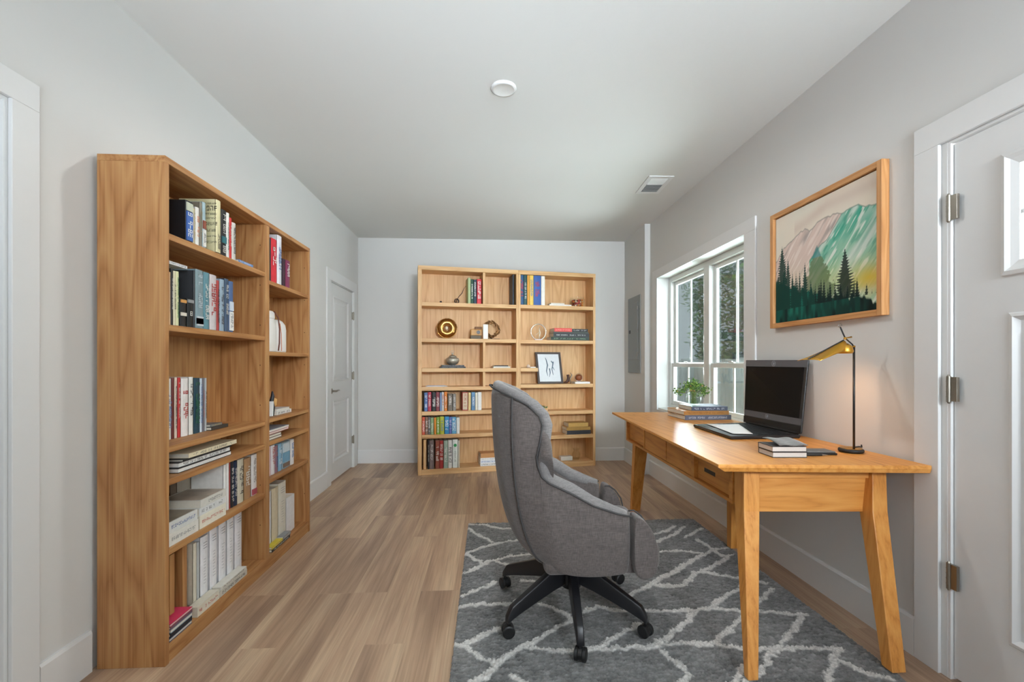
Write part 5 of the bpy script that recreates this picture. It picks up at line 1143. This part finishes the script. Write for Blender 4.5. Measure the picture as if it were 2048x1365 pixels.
    shade = mix(np.ones_like(img) * C('0f5248'), C('10221f'), np.clip(Uu * 1.25 - .2 + (ft - V) * .5, 0, 1)); shade = mix(shade, C('1d7a68'), np.clip((sn(45, 9) - .55) * 2.2, 0, .7) * (1 - Uu)); shade = mix(shade, C('0a1212'), np.clip((sn(30, 8) - .5) * 2, 0, .8))
    img = img * (1 - dk[..., None]) + shade * dk[..., None]
    jag = sn(60, 60)
    extra = [[float(rs.rand()), 0, float(.012 + .018 * rs.rand())] for _ in range(46)]
    for t_ in extra: t_[1] = float(np.interp(t_[0], np.array(DATA['foresttop'])[:, 0], np.array(DATA['foresttop'])[:, 1]) + .02 + .10 * rs.rand() ** 2)
    for i, (tu, tv, tw) in enumerate(list(DATA['trees']) + extra):
        hgt = np.clip(tv - V, 0, 1); wid = np.minimum(hgt * (.30 if tw > .06 else tw * 5) + .002, tw) * (.55 + .75 * np.abs(((V * 46 + i * .3) % 1) - .2)) * (.8 + .4 * jag)
        kt = np.clip((wid - np.abs(Uu - tu)) / .004, 0, 1) * (V < tv) * (V > .12)
        c = C('0d2220') if tu > .45 else C('0e3a33')
        img = img * (1 - kt[..., None] * .94) + c * kt[..., None] * .94
    Yv = CY0 - Uu * (CY0 - CY1); Zv = CZ0 + V * (CZ1 - CZ0)
    ins = .004; Yv = np.clip(Yv, CY1 + ins, CY0 - ins); Zv = np.clip(Zv, CZ0 + ins, CZ1 - ins)
    co = np.stack([np.full(Yv.shape, 1.770), Yv, Zv], -1).reshape(-1, 3)
    idx = np.arange(nx * ny).reshape(ny, nx)
    q = np.stack([idx[:-1, :-1], idx[:-1, 1:], idx[1:, 1:], idx[1:, :-1]], -1).reshape(-1, 4)
    me = bpy.data.meshes.new('canvas'); inv = pt.matrix_basis.inverted()
    co = co - np.array(pt.location)
    me.from_pydata(co.tolist(), [], q.tolist())
    a = me.color_attributes.new('Col', 'FLOAT_COLOR', 'POINT')
    a.data.foreach_set('color', np.concatenate([np.clip(img, 0, 1), np.ones((ny, nx, 1))], -1).reshape(-1).astype(np.float32))
    me.materials.append(vcol('watercolour', .75))
    o = bpy.data.objects.new('canvas', me); COL.objects.link(o); o.parent = pt
painting_mesh()

# ================================================================== DESK
DO = dict(light='dc9c50', mid='cf8b40', dark='b06c2a')
def cherry(axis, seed=0):
    key = ('cherry', axis, seed)
    if key not in _cache: _cache[key] = wood('honey maple', DO['light'], DO['mid'], DO['dark'], axis, 0.8, .42, seed + 50)
    return _cache[key]
dk = thing('desk', 'long honey wood writing desk along the right wall', 'desk', (1.4, 2.7, RUGZ), 0)
TZ = .815
NL, NR, FRr, FLl = (.934, 1.776), (1.774, 1.705), (1.774, 3.68), (1.040, 3.712)
m = MB(); m.loft([[(NL[0] + .03, NL[1] + .006, TZ - .032), (NR[0], NR[1] + .006, TZ - .032), (FRr[0], FRr[1] - .02, TZ - .032), (FLl[0] + .05, FLl[1] - .03, TZ - .032)],
                  [(NL[0], NL[1], TZ - .014), (NR[0], NR[1], TZ - .014), (*FRr, TZ - .014), (*FLl, TZ - .014)],
                  [(*NL, TZ), (*NR, TZ), (*FRr, TZ), (*FLl, TZ)]])
m.build('desktop', cherry('y', 1), dk, world=True, bevel=.002)
def quadrect(x0, x1, y0, y1, z): return [(x0, y0, z), (x1, y0, z), (x1, y1, z), (x0, y1, z)]
UZ = TZ - .0325
def leg(rings, sd): MB().loft([quadrect(*r) for r in rings]).build('leg', cherry('z', sd), dk, world=True, bevel=.003)
leg([(.988, 1.028, 1.655, 1.685, RUGZ), (1.078, 1.146, 1.838, 1.91, .60), (1.094, 1.165, 1.866, 1.945, UZ)], 2)
leg([(1.571, 1.628, 1.665, 1.715, RUGZ), (1.622, 1.689, 1.812, 1.885, .60), (1.645, 1.708, 1.84, 1.915, UZ)], 3)
leg([(1.195, 1.265, 3.67, 3.72, .0005), (1.165, 1.27, 3.49, 3.56, .60), (1.165, 1.27, 3.46, 3.55, UZ)], 4)
leg([(1.578, 1.627, 2.84, 2.89, RUGZ), (1.565, 1.65, 2.80, 2.87, .60), (1.565, 1.65, 2.79, 2.87, UZ)], 5)
# front apron, slightly skewed; local frame along it
P0 = Vector((1.088, 1.946, 0)); P1 = Vector((1.130, 3.62, 0)); ea = (P1 - P0).normalized(); na = Vector((ea.y, -ea.x, 0)); LA = (P1 - P0).length
def abox(m, a0, a1, d0, d1, z0, z1):
    P = lambda a, d, z: tuple(P0 + ea * a + na * d + Vector((0, 0, z)))
    m.hexa([P(a0, d0, z0), P(a1, d0, z0), P(a1, d1, z0), P(a0, d1, z0)], [P(a0, d0, z1), P(a1, d0, z1), P(a1, d1, z1), P(a0, d1, z1)]); return m
AZ0, AZ1 = .598, UZ
m = MB(); abox(m, 0, LA, 0, .034, AZ1 - .016, AZ1); abox(m, 0, LA, 0, .034, AZ0, AZ0 + .016)
YB_ = [0, .03, .395, .43, .80, .81, 1.19, 1.235, LA - .05, LA]
for a, b in ((0, .03), (.395, .43), (1.215, 1.24), (LA - .03, LA)): abox(m, a, b, 0, .034, AZ0 + .016, AZ1 - .016)
m.build('apron_frame', cherry('y', 3), dk, world=True, bevel=.0012)
def drawer(a0, a1, rec, slot):
    o = abox(MB(), a0 + .004, a1 - .004, rec, rec + .012, AZ0 + .018, AZ1 - .018).build('drawer_front', cherry('y', 5), dk, world=True, bevel=.0015)
    if slot:
        s = abox(MB(), .20, .315, rec - .0008, rec + .001, .668, .688).build('pull_slot', BLACK, dk, world=True); s.parent = o
drawer(.03, .395, .020, True); drawer(1.24, LA - .03, .020, False)
drawer(.43, .80, .003, False); drawer(.80, 1.215, .003, False)
m = MB(); m.hexa([(1.147, 1.878, .73), (1.648, 1.851, .73), (1.648, 1.88, .73), (1.147, 1.907, .73)], [(1.160, 1.883, UZ), (1.652, 1.856, UZ), (1.652, 1.885, UZ), (1.160, 1.912, UZ)])
m.build('end_rail', cherry('x', 2), dk, world=True, bevel=.0015)
m = MB(); m.hexa([(1.140, 1.888, .582), (1.635, 1.862, .582), (1.635, 1.882, .582), (1.140, 1.91, .582)], [(1.148, 1.892, .729), (1.645, 1.866, .729), (1.645, 1.886, .729), (1.148, 1.914, .729)])
m.build('end_panel', cherry('x', 4), dk, world=True, bevel=.0015)
m = MB(); m.box(1.62, 1.645, 1.92, 3.60, .62, UZ); m.build('rear_apron', cherry('y', 6), dk, world=True)
m = MB(); m.box(1.15, 1.62, 3.575, 3.60, .60, UZ); m.build('end_panel', cherry('x', 4), dk, world=True)
DZ = TZ + .0006

# ---- laptop
lp = thing('laptop', 'open dark laptop with black screen on the desk', 'laptop', (1.50, 2.62, DZ))
DG = plain('graphite shell', '2b2c2f', .35, .3); SGM = plain('slate bezel', '55565a', .4)
B = [(1.318, 2.815), (1.300, 2.34), (1.70, 2.36), (1.695, 2.885)]
def lq(z, inset=0):
    cx = sum(p[0] for p in B) / 4; cy = sum(p[1] for p in B) / 4
    return [(p[0] + (cx - p[0]) * inset, p[1] + (cy - p[1]) * inset, z) for p in B]
m = MB(); m.loft([lq(DZ, .02), lq(DZ + .006), lq(DZ + .016), lq(DZ + .018, .01)]); m.build('base', DG, lp, world=True, smooth=False)
def bl(u, v):  # u: front->hinge, v: far->near on base
    a = Vector((*B[0], 0)) * (1 - u) + Vector((*B[3], 0)) * u; b = Vector((*B[1], 0)) * (1 - u) + Vector((*B[2], 0)) * u
    return a * (1 - v) + b * v
m = MB(); zk = DZ + .0182
m.loft([[tuple(bl(u, v) + Vector((0, 0, z))) for u, v in ((.42, .05), (.42, .95), (.93, .95), (.93, .05))] for z in (zk, zk + .0006)]); m.build('keyboard_deck', BLACK, lp, world=True)
m = MB()
for i in range(6):
    for j in range(15):
        u0 = .44 + i * .08; v0 = .065 + j * .0585
        m.loft([[tuple(bl(u, v) + Vector((0, 0, z))) for u, v in ((u0, v0), (u0, v0 + .05), (u0 + .068, v0 + .05), (u0 + .068, v0))] for z in (zk + .0006, zk + .0026)])
m.build('keys', plain('key caps', '1c1c1e', .35), lp, world=True)
m = MB(); m.loft([[tuple(bl(u, v) + Vector((0, 0, z))) for u, v in ((.08, .34), (.08, .62), (.36, .62), (.36, .34))] for z in (zk, zk + .0006)]); m.build('touchpad', plain('touchpad grey', '3c3d40', .3), lp, world=True)
S = [Vector((1.697, 2.895, DZ + .022)), Vector((1.712, 2.375, DZ + .022)), Vector((1.762, 2.385, 1.243)), Vector((1.716, 2.905, 1.246))]
sn_ = (S[1] - S[0]).cross(S[3] - S[0]).normalized()
if sn_.x > 0: sn_ = -sn_
def sp(u, v, d=0): # u far->near, v bottom->top, d toward viewer
    return (S[0] * (1 - u) + S[1] * u) * (1 - v) + (S[3] * (1 - u) + S[2] * u) * v + sn_ * d
def slab(m, u0, u1, v0, v1, d0, d1): m.loft([[tuple(sp(u, v, d)) for u, v in ((u0, v0), (u1, v0), (u1, v1), (u0, v1))] for d in (d0, d1)]); return m
slab(MB(), 0, 1, 0, 1, -.010, 0).build('lid', DG, lp, world=True, bevel=.003)
m = MB(); slab(m, .006, .994, .90, .994, .0002, .0012); m.build('top_bezel', SGM, lp, world=True); slab(MB(), .006, .994, .11, .20, .0002, .0012).build('bottom_bezel', SGM, lp, world=True)
slab(MB(), .02, .955, .20, .90, .0002, .0008).build('display', plain('dark display', '0a0a0b', .35, spec=.15), lp, world=True)
slab(MB(), -.002, 1.003, -.002, .10, .0002, .0022).build('hinge_cover', BLACK, lp, world=True)
def logo(u, v, rr, name):
    m = MB(); c = sp(u, v, .0016); eu = (S[1] - S[0]).normalized(); ev = (S[3] - S[0]).normalized()
    P = lambda a, b: tuple(c + eu * a * rr + ev * b * rr)
    m.tube([P(math.cos(t), math.sin(t)) for t in [2 * PI * i / 24 for i in range(24)]], rr * .09, n=5, closed=True)
    for pts in ([(-.45, -.55), (-.15, .75)], [(-.3, .15), (-.05, .3), (.05, .2), (-.1, -.5)], [(.0, -.85), (.3, .3)], [(.2, .3), (.5, .3), (.5, 0), (.35, -.4), (.1, -.4)]):
        m.tube([P(a, b) for a, b in pts], rr * .07, n=5)
    m.build(name, plain('logo grey', '8a8b8e', .4), lp, world=True)
logo(.5, .947, .016, 'lid_logo'); logo(.44, .155, .012, 'round_logo')
m = MB(); m.cyl(tuple(sp(.05, 0, -.004)), tuple(sp(.95, 0, -.004)), .008, n=12); m.build('hinge', BLACK, lp, world=True)
r = thing('paper_sheet', 'white paper sheet lying askew over the laptop keyboard', 'paper', (1.43, 2.55, DZ + .0225))
m = MB(); q = [(1.395, 2.80), (1.345, 2.40), (1.45, 2.385), (1.56, 2.72)]
N = 8; pts = []
for i in range(N + 1):
    for j in range(N + 1):
        a, b = i / N, j / N
        x = (q[0][0] * (1 - a) + q[1][0] * a) * (1 - b) + (q[3][0] * (1 - a) + q[2][0] * a) * b
        y = (q[0][1] * (1 - a) + q[1][1] * a) * (1 - b) + (q[3][1] * (1 - a) + q[2][1] * a) * b
        pts.append((x, y, DZ + .0225 + .018 * max(0, b - .4) ** 1.5 * (1 - a)))
m.v = pts; m.f = [(i * (N + 1) + j, i * (N + 1) + j + 1, (i + 1) * (N + 1) + j + 1, (i + 1) * (N + 1) + j) for i in range(N) for j in range(N)]
m.build('sheet', PAPER, r, world=True, smooth=True, solid=.0004)

# ---- desk book stack, vase
def book_desk(x, y, z, w, d, t, col, lab, pf, text, rot):
    return flat_at((x, y, z), rot, w, d, t, col, lab, 'books stacked at the window end of the desk', pf, text)
book_desk(1.420, 3.165, DZ, .345, .30, .034, '5b6073', 'slate blue book, lowest in the desk pile by the window', False, 'c9ccd6', math.radians(1))
book_desk(1.415, 3.172, DZ + .0345, .340, .28, .030, 'b07c3e', 'brown book, middle of the desk pile by the window', False, '8a5a24', math.radians(2))
book_desk(1.475, 3.18, DZ + .065, .265, .24, .030, '4a5468', 'dark blue book, topmost of the desk pile under the vase', False, 'c6ccd8', math.radians(-1))
vz = DZ + .0955
vs = thing('glass_vase', 'round clear glass vase of green sprigs on the desk books', 'vase', (1.545, 3.30, vz))
CG = glass('vase glass', (.93, .96, .94, 1))
MB().lathe([(.0005, .001), (.028, .001), (.046, .02), (.056, .05), (.050, .08), (.034, .100), (.037, .108)], n=32).build('vase_body', CG, vs, smooth=True)
MB().lathe([(.0005, .006), (.030, .008), (.050, .03), (.053, .05), (.0005, .050)], n=24).build('water', glass('water', (.88, .93, .88, 1)), vs, smooth=True)
R0 = random.Random(6); st = MB(); tops = []
for k in range(22):
    a = R0.uniform(0, 6.28); q = R0.uniform(.02, .115); h = R0.uniform(.12, .19) - q * .35
    b0 = (R0.uniform(-.02, .02), R0.uniform(-.02, .02), .012); b1_ = (math.cos(a) * .02, math.sin(a) * .02, .10); b2_ = (math.cos(a) * q, math.sin(a) * q, h)
    st.tube([b0, b1_, ((b1_[0] + b2_[0]) / 2, (b1_[1] + b2_[1]) / 2, h * .9), b2_], .0016, n=5); tops.append(Vector(b2_))
st.build('stems', plain('stem green', '7d8f4e', .6), vs)
for nm, cc, cnt in (('leaves', '4f7a2c', 620), ('young_leaves', '8fb04a', 260)):
    m = MB()
    for k in range(cnt):
        t = R0.choice(tops); c = t + Vector((R0.gauss(0, .017), R0.gauss(0, .017), R0.gauss(-.004, .015)))
        d = Vector((R0.gauss(0, 1), R0.gauss(0, 1), R0.gauss(.3, .6))).normalized(); u = d.orthogonal().normalized(); u = (Matrix.Rotation(R0.uniform(0, 6.28), 3, d) @ u)
        s = R0.uniform(.008, .015); w_ = s * .42; nrm = d.cross(u) * s * .2
        m.poly([c, c + d * s * .35 + u * w_ + nrm, c + d * s * .8 + u * w_ * .8 + nrm, c + d * s * 1.2, c + d * s * .8 - u * w_ * .8 + nrm, c + d * s * .35 - u * w_ + nrm])
    m.build(nm, plain(nm + ' green', cc, .5, noise=.35, scale=60), vs)
m = MB()
for k in range(9):
    t = R0.choice(tops); m.lathe([(.0005, -.007), (.006, -.003), (.006, .003), (.0005, .006)], c=tuple(t + Vector((R0.gauss(0, .01), R0.gauss(0, .01), 0))), n=8)
m.build('buds', plain('peach buds', 'b58a5c', .6), vs, smooth=True)

# ---- notebooks, phone, lamp
def notebook(x, y, z, lab):
    r = flat_at((x, y, z), math.radians(-3), .148, .115, .024, '2a2422', lab, 'notebooks stacked beside the laptop', True, None, 'notebook', 'notebook', 'c9c1ba'); return r
notebook(1.235, 1.885, DZ, 'lower black edged notebook with pale pages beside the laptop')
r = notebook(1.234, 1.886, DZ + .0245, 'upper black edged notebook under the grey cloth cover')
r = thing('cloth_cover', 'soft grey cloth cover draped on top of the notebooks', 'cloth', (1.30, 1.94, DZ + .049))
m = MB(); N = 10; pts = []
for i in range(N + 1):
    for j in range(N + 1):
        a, b = i / N, j / N
        x = 1.262 + a * .125 + .010 * b; y = 1.880 + b * .14 - .006 * a
        pts.append((x, y, DZ + .0535 + .010 * math.sin(b * PI) * (1 - a * .6) + .012 * b * b + .002 * math.sin(a * 9)))
m.v = pts; m.f = [(i * (N + 1) + j, i * (N + 1) + j + 1, (i + 1) * (N + 1) + j + 1, (i + 1) * (N + 1) + j) for i in range(N) for j in range(N)]
m.build('cover', fabric('grey cloth', '77736f', '5e5a57'), r, world=True, smooth=True, solid=.002)
r = thing('phone_case', 'black phone wallet lying between notebooks and lamp', 'phone', (1.40, 1.93, DZ), math.radians(-4))
MB().box(0, .155, 0, .085, 0, .009).build('back_cover', BLACK, r, bevel=.003, seg=3)
MB().box(.004, .150, .004, .081, .0095, .016).build('flap', plain('grey leather', '6a6967', .6), r, bevel=.003, seg=3)
r = thing('pen', 'silver and black pen lying before the phone wallet', 'pen', (1.40, 1.905, DZ + .005))
MB().cyl((1.395, 1.912, DZ + .005), (1.47, 1.905, DZ + .005), .0042, n=10).build('barrel', BLACK, r, world=True)
MB().cyl((1.47, 1.905, DZ + .005), (1.495, 1.9027, DZ + .005), .0042, .001, n=10).build('tip', STEEL, r, world=True)
MB().cyl((1.395, 1.912, DZ + .005), (1.388, 1.9127, DZ + .005), .0044, n=10).build('cap', STEEL, r, world=True)
LX, LY = 1.672, 1.985
la = thing('desk_lamp', 'slim black stem desk lamp with folded brass shade', 'desk lamp', (LX, LY, DZ))
MB().lathe([(.0005, 0), (.044, 0), (.050, .006), (.049, .014), (.044, .018)], n=36).build('base', BLACK, la, smooth=True)
MB().lathe([(.044, .0182), (.042, .020), (.020, .014), (.0005, .013)], n=36).build('base_dish', BRASS, la, smooth=True)
MB().tube([(.012, .0, .022), (.03, -.01, .026), (.045, -.008, .024), (.050, 0, .032)], .003, n=8).build('switch_lever', BLACK, la, smooth=True)
ST = 1.300 - DZ
MB().cyl((.014, 0, .013), (.014, 0, ST), .0048, n=14).build('stem', BLACKP, la, smooth=True)
J = (-.028, 0, ST + .040); HK = (-.052, 0, ST + .092)
MB().tube([(.014, 0, ST - .002), (.006, 0, ST + .012), J, (-.040, 0, ST + .066), HK], .0032, n=8).build('arm', BLACKP, la, smooth=True)
m = MB(); m.lathe([(.0005, -.006), (.006, -.003), (.006, .003), (.0005, .006)], c=(.014, 0, ST + .002), n=12); m.lathe([(.0005, -.007), (.007, -.003), (.007, .003), (.0005, .007)], c=J, n=12); m.build('joint', BRASS, la, smooth=True)
MB().tube([J, (-.020, -.002, ST + .042), (.0, -.003, ST + .046)], [.003, .0025, .004], n=8).build('wing_screw', BRASS, la, smooth=True)
MB().tube([(HK[0] + .008 * math.cos(t), 0, HK[2] + .006 + .008 * math.sin(t)) for t in [i * .5 for i in range(10)]], .002, n=6).build('hook', STEEL, la)
# brass shade: ridge slopes from the joint down to the left, two folded sheets below it
SH = plain('lamp brass sheet', 'd9a441', .32, .85)
def rel(px_, pz_, y): return (px_, y, pz_)
A0 = Vector((-.035, 0, ST + .030)); A1 = Vector((-.205, 0, ST - .058))   # ridge ends
def shade():
    m = MB(); n = 10
    ringA = [A0 + Vector((math.sin(t) * .012, math.cos(t) * .040, -.030 * math.sin(t) - 0.0)) for t in [PI * i / n for i in range(n + 1)]]
    outer = []
    for k in range(9):
        f = k / 8; c = A0 * (1 - f) + A1 * f; w = .022 + .052 * f; dz = .036 * (1 - f) + .006
        outer.append([c + Vector((0, w * math.sin(-PI / 2 + PI * i / n), -dz * (1 - math.cos(-PI / 2 + PI * i / n)))) for i in range(n + 1)])
    m.loft([[tuple(p) for p in r_] for r_ in outer], cap=False, closed=False)
    return m
shade().build('lamp_shade', SH, la, smooth=True, solid=.0012)
m = MB(); m.tube([tuple(A0 + Vector((0, 0, .002))), tuple(A1 + Vector((0, 0, .003)))], .0026, n=8); m.build('shade_rib', BLACKP, la)
m = MB(); m.lathe([(.030, 0), (.034, .010), (.028, .034), (.012, .046)], c=(-.030, 0, ST - .030), n=24); m.build('bulb_cup', SH, la, smooth=True, solid=.001)
eb, ent, ebb = new_mat('lit bulb'); ebb.inputs['Emission Color'].default_value = (1, .75, .45, 1); ebb.inputs['Emission Strength'].default_value = 6
MB().lathe([(.0005, -.014), (.010, -.010), (.014, 0), (.010, .010), (.0005, .014)], c=(-.030, 0, ST - .012), n=16).build('bulb', eb, la, smooth=True)
ld = bpy.data.lights.new('lamp_bulb_light', 'SPOT'); ld.energy = 1.3; ld.color = (1, .52, .24); ld.spot_size = math.radians(150); ld.spot_blend = 1; ld.shadow_soft_size = .05
lo = bpy.data.objects.new('lamp_bulb_light', ld); lo.location = (1.555, 2.04, 1.19); COL.objects.link(lo)
lo.rotation_euler = (Vector((1.76, 2.12, .90)) - Vector(lo.location)).to_track_quat('-Z', 'Y').to_euler()

# ================================================================== CHAIR
CX0, CY0_ = .40, 2.14
ch = thing('office_chair', 'grey fabric high back swivel armchair facing the desk', 'office chair', (CX0, CY0_, RUGZ))
FB = fabric('taupe grey upholstery', '645c59', '4b4543'); FB2 = fabric('pale grey upholstery', '7d7978', '646160')
PIPE = plain('piping', '3a3838', .8)
RB = [((.205, -.285, .585), (.205, -.262, .330)), ((.142, -.29, .600), (.15, -.267, .322)), ((.04, -.29, .635), (.07, -.272, .318)), ((-.057, -.29, .690), (0, -.272, .320)),
      ((-.143, -.288, .73), (-.05, -.268, .325)), ((-.175, -.285, .757), (-.08, -.262, .330)), ((-.190, -.283, .80), (-.095, -.257, .335)), ((-.195, -.28, .84), (-.105, -.252, .34)),
      ((-.180, -.278, .905), (-.115, -.247, .345)), ((-.170, -.272, .97), (-.125, -.24, .35)), ((-.184, -.268, 1.008), (-.135, -.232, .353)), ((-.23, -.262, 1.053), (-.145, -.22, .356)),
      ((-.295, -.242, 1.087), (-.155, -.20, .358)), ((-.345, -.195, 1.107), (-.16, -.16, .357)), ((-.376, -.12, 1.120), (-.165, -.10, .354)), ((-.387, 0, 1.126), (-.168, 0, .352))]
KEY = {0: ((.208, -.285, .38), (.207, -.292, .50)), 5: ((-.10, -.285, .40), (-.15, -.292, .60)), 9: ((-.17, -.28, .42), (-.21, -.290, .72)), 12: ((-.255, -.24, .41), (-.31, -.265, .75)), 13: ((-.29, -.18, .37), (-.355, -.20, .68)), 15: ((-.31, 0, .33), (-.385, 0, .62))}
ks = sorted(KEY)
def key(i, w):
    for a, b in zip(ks[:-1], ks[1:]):
        if a <= i <= b:
            t = (i - a) / (b - a); return Vector(KEY[a][w]) * (1 - t) + Vector(KEY[b][w]) * t
ribs = []; NR_ = 16
for i, (R_, B_) in enumerate(RB):
    R_, B_ = Vector(R_), Vector(B_); p1, p2 = key(i, 0), key(i, 1)
    ribs.append([B_ * (1 - t) ** 3 + p1 * 3 * t * (1 - t) ** 2 + p2 * 3 * t * t * (1 - t) + R_ * t ** 3 for t in [k / NR_ for k in range(NR_ + 1)]])
mir = [[Vector((p.x, -p.y, p.z)) for p in r] for r in ribs[:-1]][::-1]
allr = ribs + mir
DZC = -RUGZ
m = MB(); nR = len(allr)
for r in allr: m.v += [(p.x, p.y, p.z + DZC) for p in r]
for i in range(nR - 1):
    for j in range(NR_):
        a = i * (NR_ + 1) + j; m.f.append((a, a + 1, a + NR_ + 2, a + NR_ + 1))
o = m.build('shell', FB, ch, smooth=True)
bm = bmesh.new(); bm.from_mesh(o.data); bm.faces.ensure_lookup_table()
f0 = bm.faces[15 * NR_ + 8]
if f0.normal.x > 0: bmesh.ops.reverse_faces(bm, faces=bm.faces)
bm.to_mesh(o.data); bm.free(); o.data.shade_smooth()
md = o.modifiers.new('s', 'SOLIDIFY'); md.thickness = .062; md.offset = -1
md = o.modifiers.new('u', 'SUBSURF'); md.levels = 2; md.render_levels = 2
def outset(p, k=.004):
    c = Vector((.02, 0, p.z)); d = (p - c); d.z = 0; d.normalize(); return p + d * k
MB().tube([tuple(outset(r[-1], .002) + Vector((0, 0, DZC - .004))) for r in allr], .0042, n=8).build('piping', PIPE, ch, smooth=True)
for rr in (ribs[12], allr[nR - 1 - 12]):
    MB().tube([tuple(outset(p, .001) + Vector((0, 0, DZC))) for p in rr], .0036, n=8).build('seam', PIPE, ch, smooth=True)
rollr = [.025 + .010 * min(1, max(0, (.80 - r[-1].z) / .1)) for r in allr]
for q_, k_ in ((0, .62), (1, .85)): rollr[q_] *= k_; rollr[-1 - q_] *= k_
MB().tube([tuple(outset(r[-1], -.037) + Vector((0, 0, DZC - .007))) for r in allr], rollr, n=14).build('rim_padding', FB2, ch, smooth=True)
# arm front pads
PR = [(.212, .335), (.211, .46), (.212, .578), (.236, .580), (.268, .556), (.298, .512), (.312, .45), (.315, .38), (.300, .325), (.25, .318)]
for s in (-1, 1):
    m = MB(); rings = []
    for yy, sc in ((.294, .90), (.300, 1.0), (.275, 1.02), (.235, 1.02), (.205, 1.0), (.198, .92)):
        cx_, cz_ = .262, .45; rings.append([(cx_ + (x - cx_) * sc, s * yy, cz_ + (z - cz_) * sc + DZC) for x, z in PR])
    m.loft(rings); m.build('arm_pad', FB, ch, smooth=True, sub=2)
    MB().tube([(x + .004, s * .199, z + DZC) for x, z in PR[2:]], .0035, n=6).build('piping', PIPE, ch, smooth=True)
rbox(-.20, .335, -.20, .20, .335 + DZC, .490 + DZC, 'seat_cushion', FB, ch, .055, 6)
rbox(.25, .345, -.262, .262, .325 + DZC, .462 + DZC, 'seat_front', FB, ch, .045, 6)
rbox(-.16, .30, -.255, .255, .318 + DZC, .40 + DZC, 'seat_base', FB, ch, .035, 5)
# reclined inner back cushion
o = rbox(-.035, .035, -.195, .195, -.27, .27, 'back_cushion', FB2, ch, .032, 5); o.location = (-.285, 0, .76 + DZC); o.rotation_euler = (0, math.radians(-8), 0)
o = rbox(-.03, .03, -.13, .13, -.06, .06, 'head_pillow', plain('pale headrest cloth', 'b9b6b4', .9, noise=.04), ch, .026, 5); o.location = (-.175, 0, .925 + DZC); o.rotation_euler = (0, math.radians(-6), 0)
# base
MB().cyl((0, 0, .19 + DZC), (0, 0, .325 + DZC), .030, n=20).build('gas_column', BLACK, ch, smooth=False)
MB().lathe([(.0005, .16), (.045, .16), (.052, .18), (.052, .27), (.044, .292), (.03, .295)], c=(0, 0, DZC), n=28).build('hub', BLACKP, ch, smooth=False)
MB().box(-.10, .10, -.07, .07, .300 + DZC, .322 + DZC).build('tilt_mechanism', BLACK, ch, bevel=.006)
MB().tube([(-.08, .10, .31 + DZC), (-.17, .13, .315 + DZC), (-.215, .15, .335 + DZC), (-.232, .15, .36 + DZC)], [.008, .009, .012, .012], n=10).build('tilt_lever', BLACK, ch, smooth=True)
for ang, L in ((-94, .345), (-153, .355), (-33, .36), (138, .42), (43, .44)):
    a = math.radians(ang); dx, dy = math.cos(a), math.sin(a); nx_, ny_ = -dy, dx; k = L / .345
    rings = []
    for rr, zt, zb, w in ((.03, .292, .185, .020), (.11, .262, .168, .021), (.20, .214, .140, .021), (.28, .172, .112, .019), (.322, .150, .094, .018), (.345, .108, .080, .017)):
        rr = rr * k if rr > .05 else rr; c = (dx * rr, dy * rr)
        rings.append([(c[0] - nx_ * w, c[1] - ny_ * w, zb + DZC), (c[0] + nx_ * w, c[1] + ny_ * w, zb + DZC), (c[0] + nx_ * w * .8, c[1] + ny_ * w * .8, zt + DZC), (c[0] - nx_ * w * .8, c[1] - ny_ * w * .8, zt + DZC)])
    MB().loft(rings).build('leg', BLACKP, ch, bevel=.005, seg=3)
    cx_, cy_ = dx * (L - .008), dy * (L - .008)
    sw_ = a + math.radians(70)
    wx, wy = math.cos(sw_), math.sin(sw_)
    m = MB(); m.cyl((cx_, cy_, .060 + DZC), (cx_, cy_, .082 + DZC), .007, n=10)
    m.cyl((cx_ - wx * .008, cy_ - wy * .008, .050 + DZC), (cx_ + wx * .008, cy_ + wy * .008, .050 + DZC), .024, n=20)
    c = m.build('caster', BLACK, ch, smooth=False)
    for sg in (-1, 1):
        w_ = MB(); p = lambda t: (cx_ + wx * t * sg, cy_ + wy * t * sg, .0280 + .0195 + DZC)
        w_.cyl(p(.009), p(.011), .025, .0278, n=24); w_.cyl(p(.011), p(.022), .0278, .0278, n=24); w_.cyl(p(.022), p(.025), .0278, .022, n=24)
        w_.build('wheel', BLACK, c)
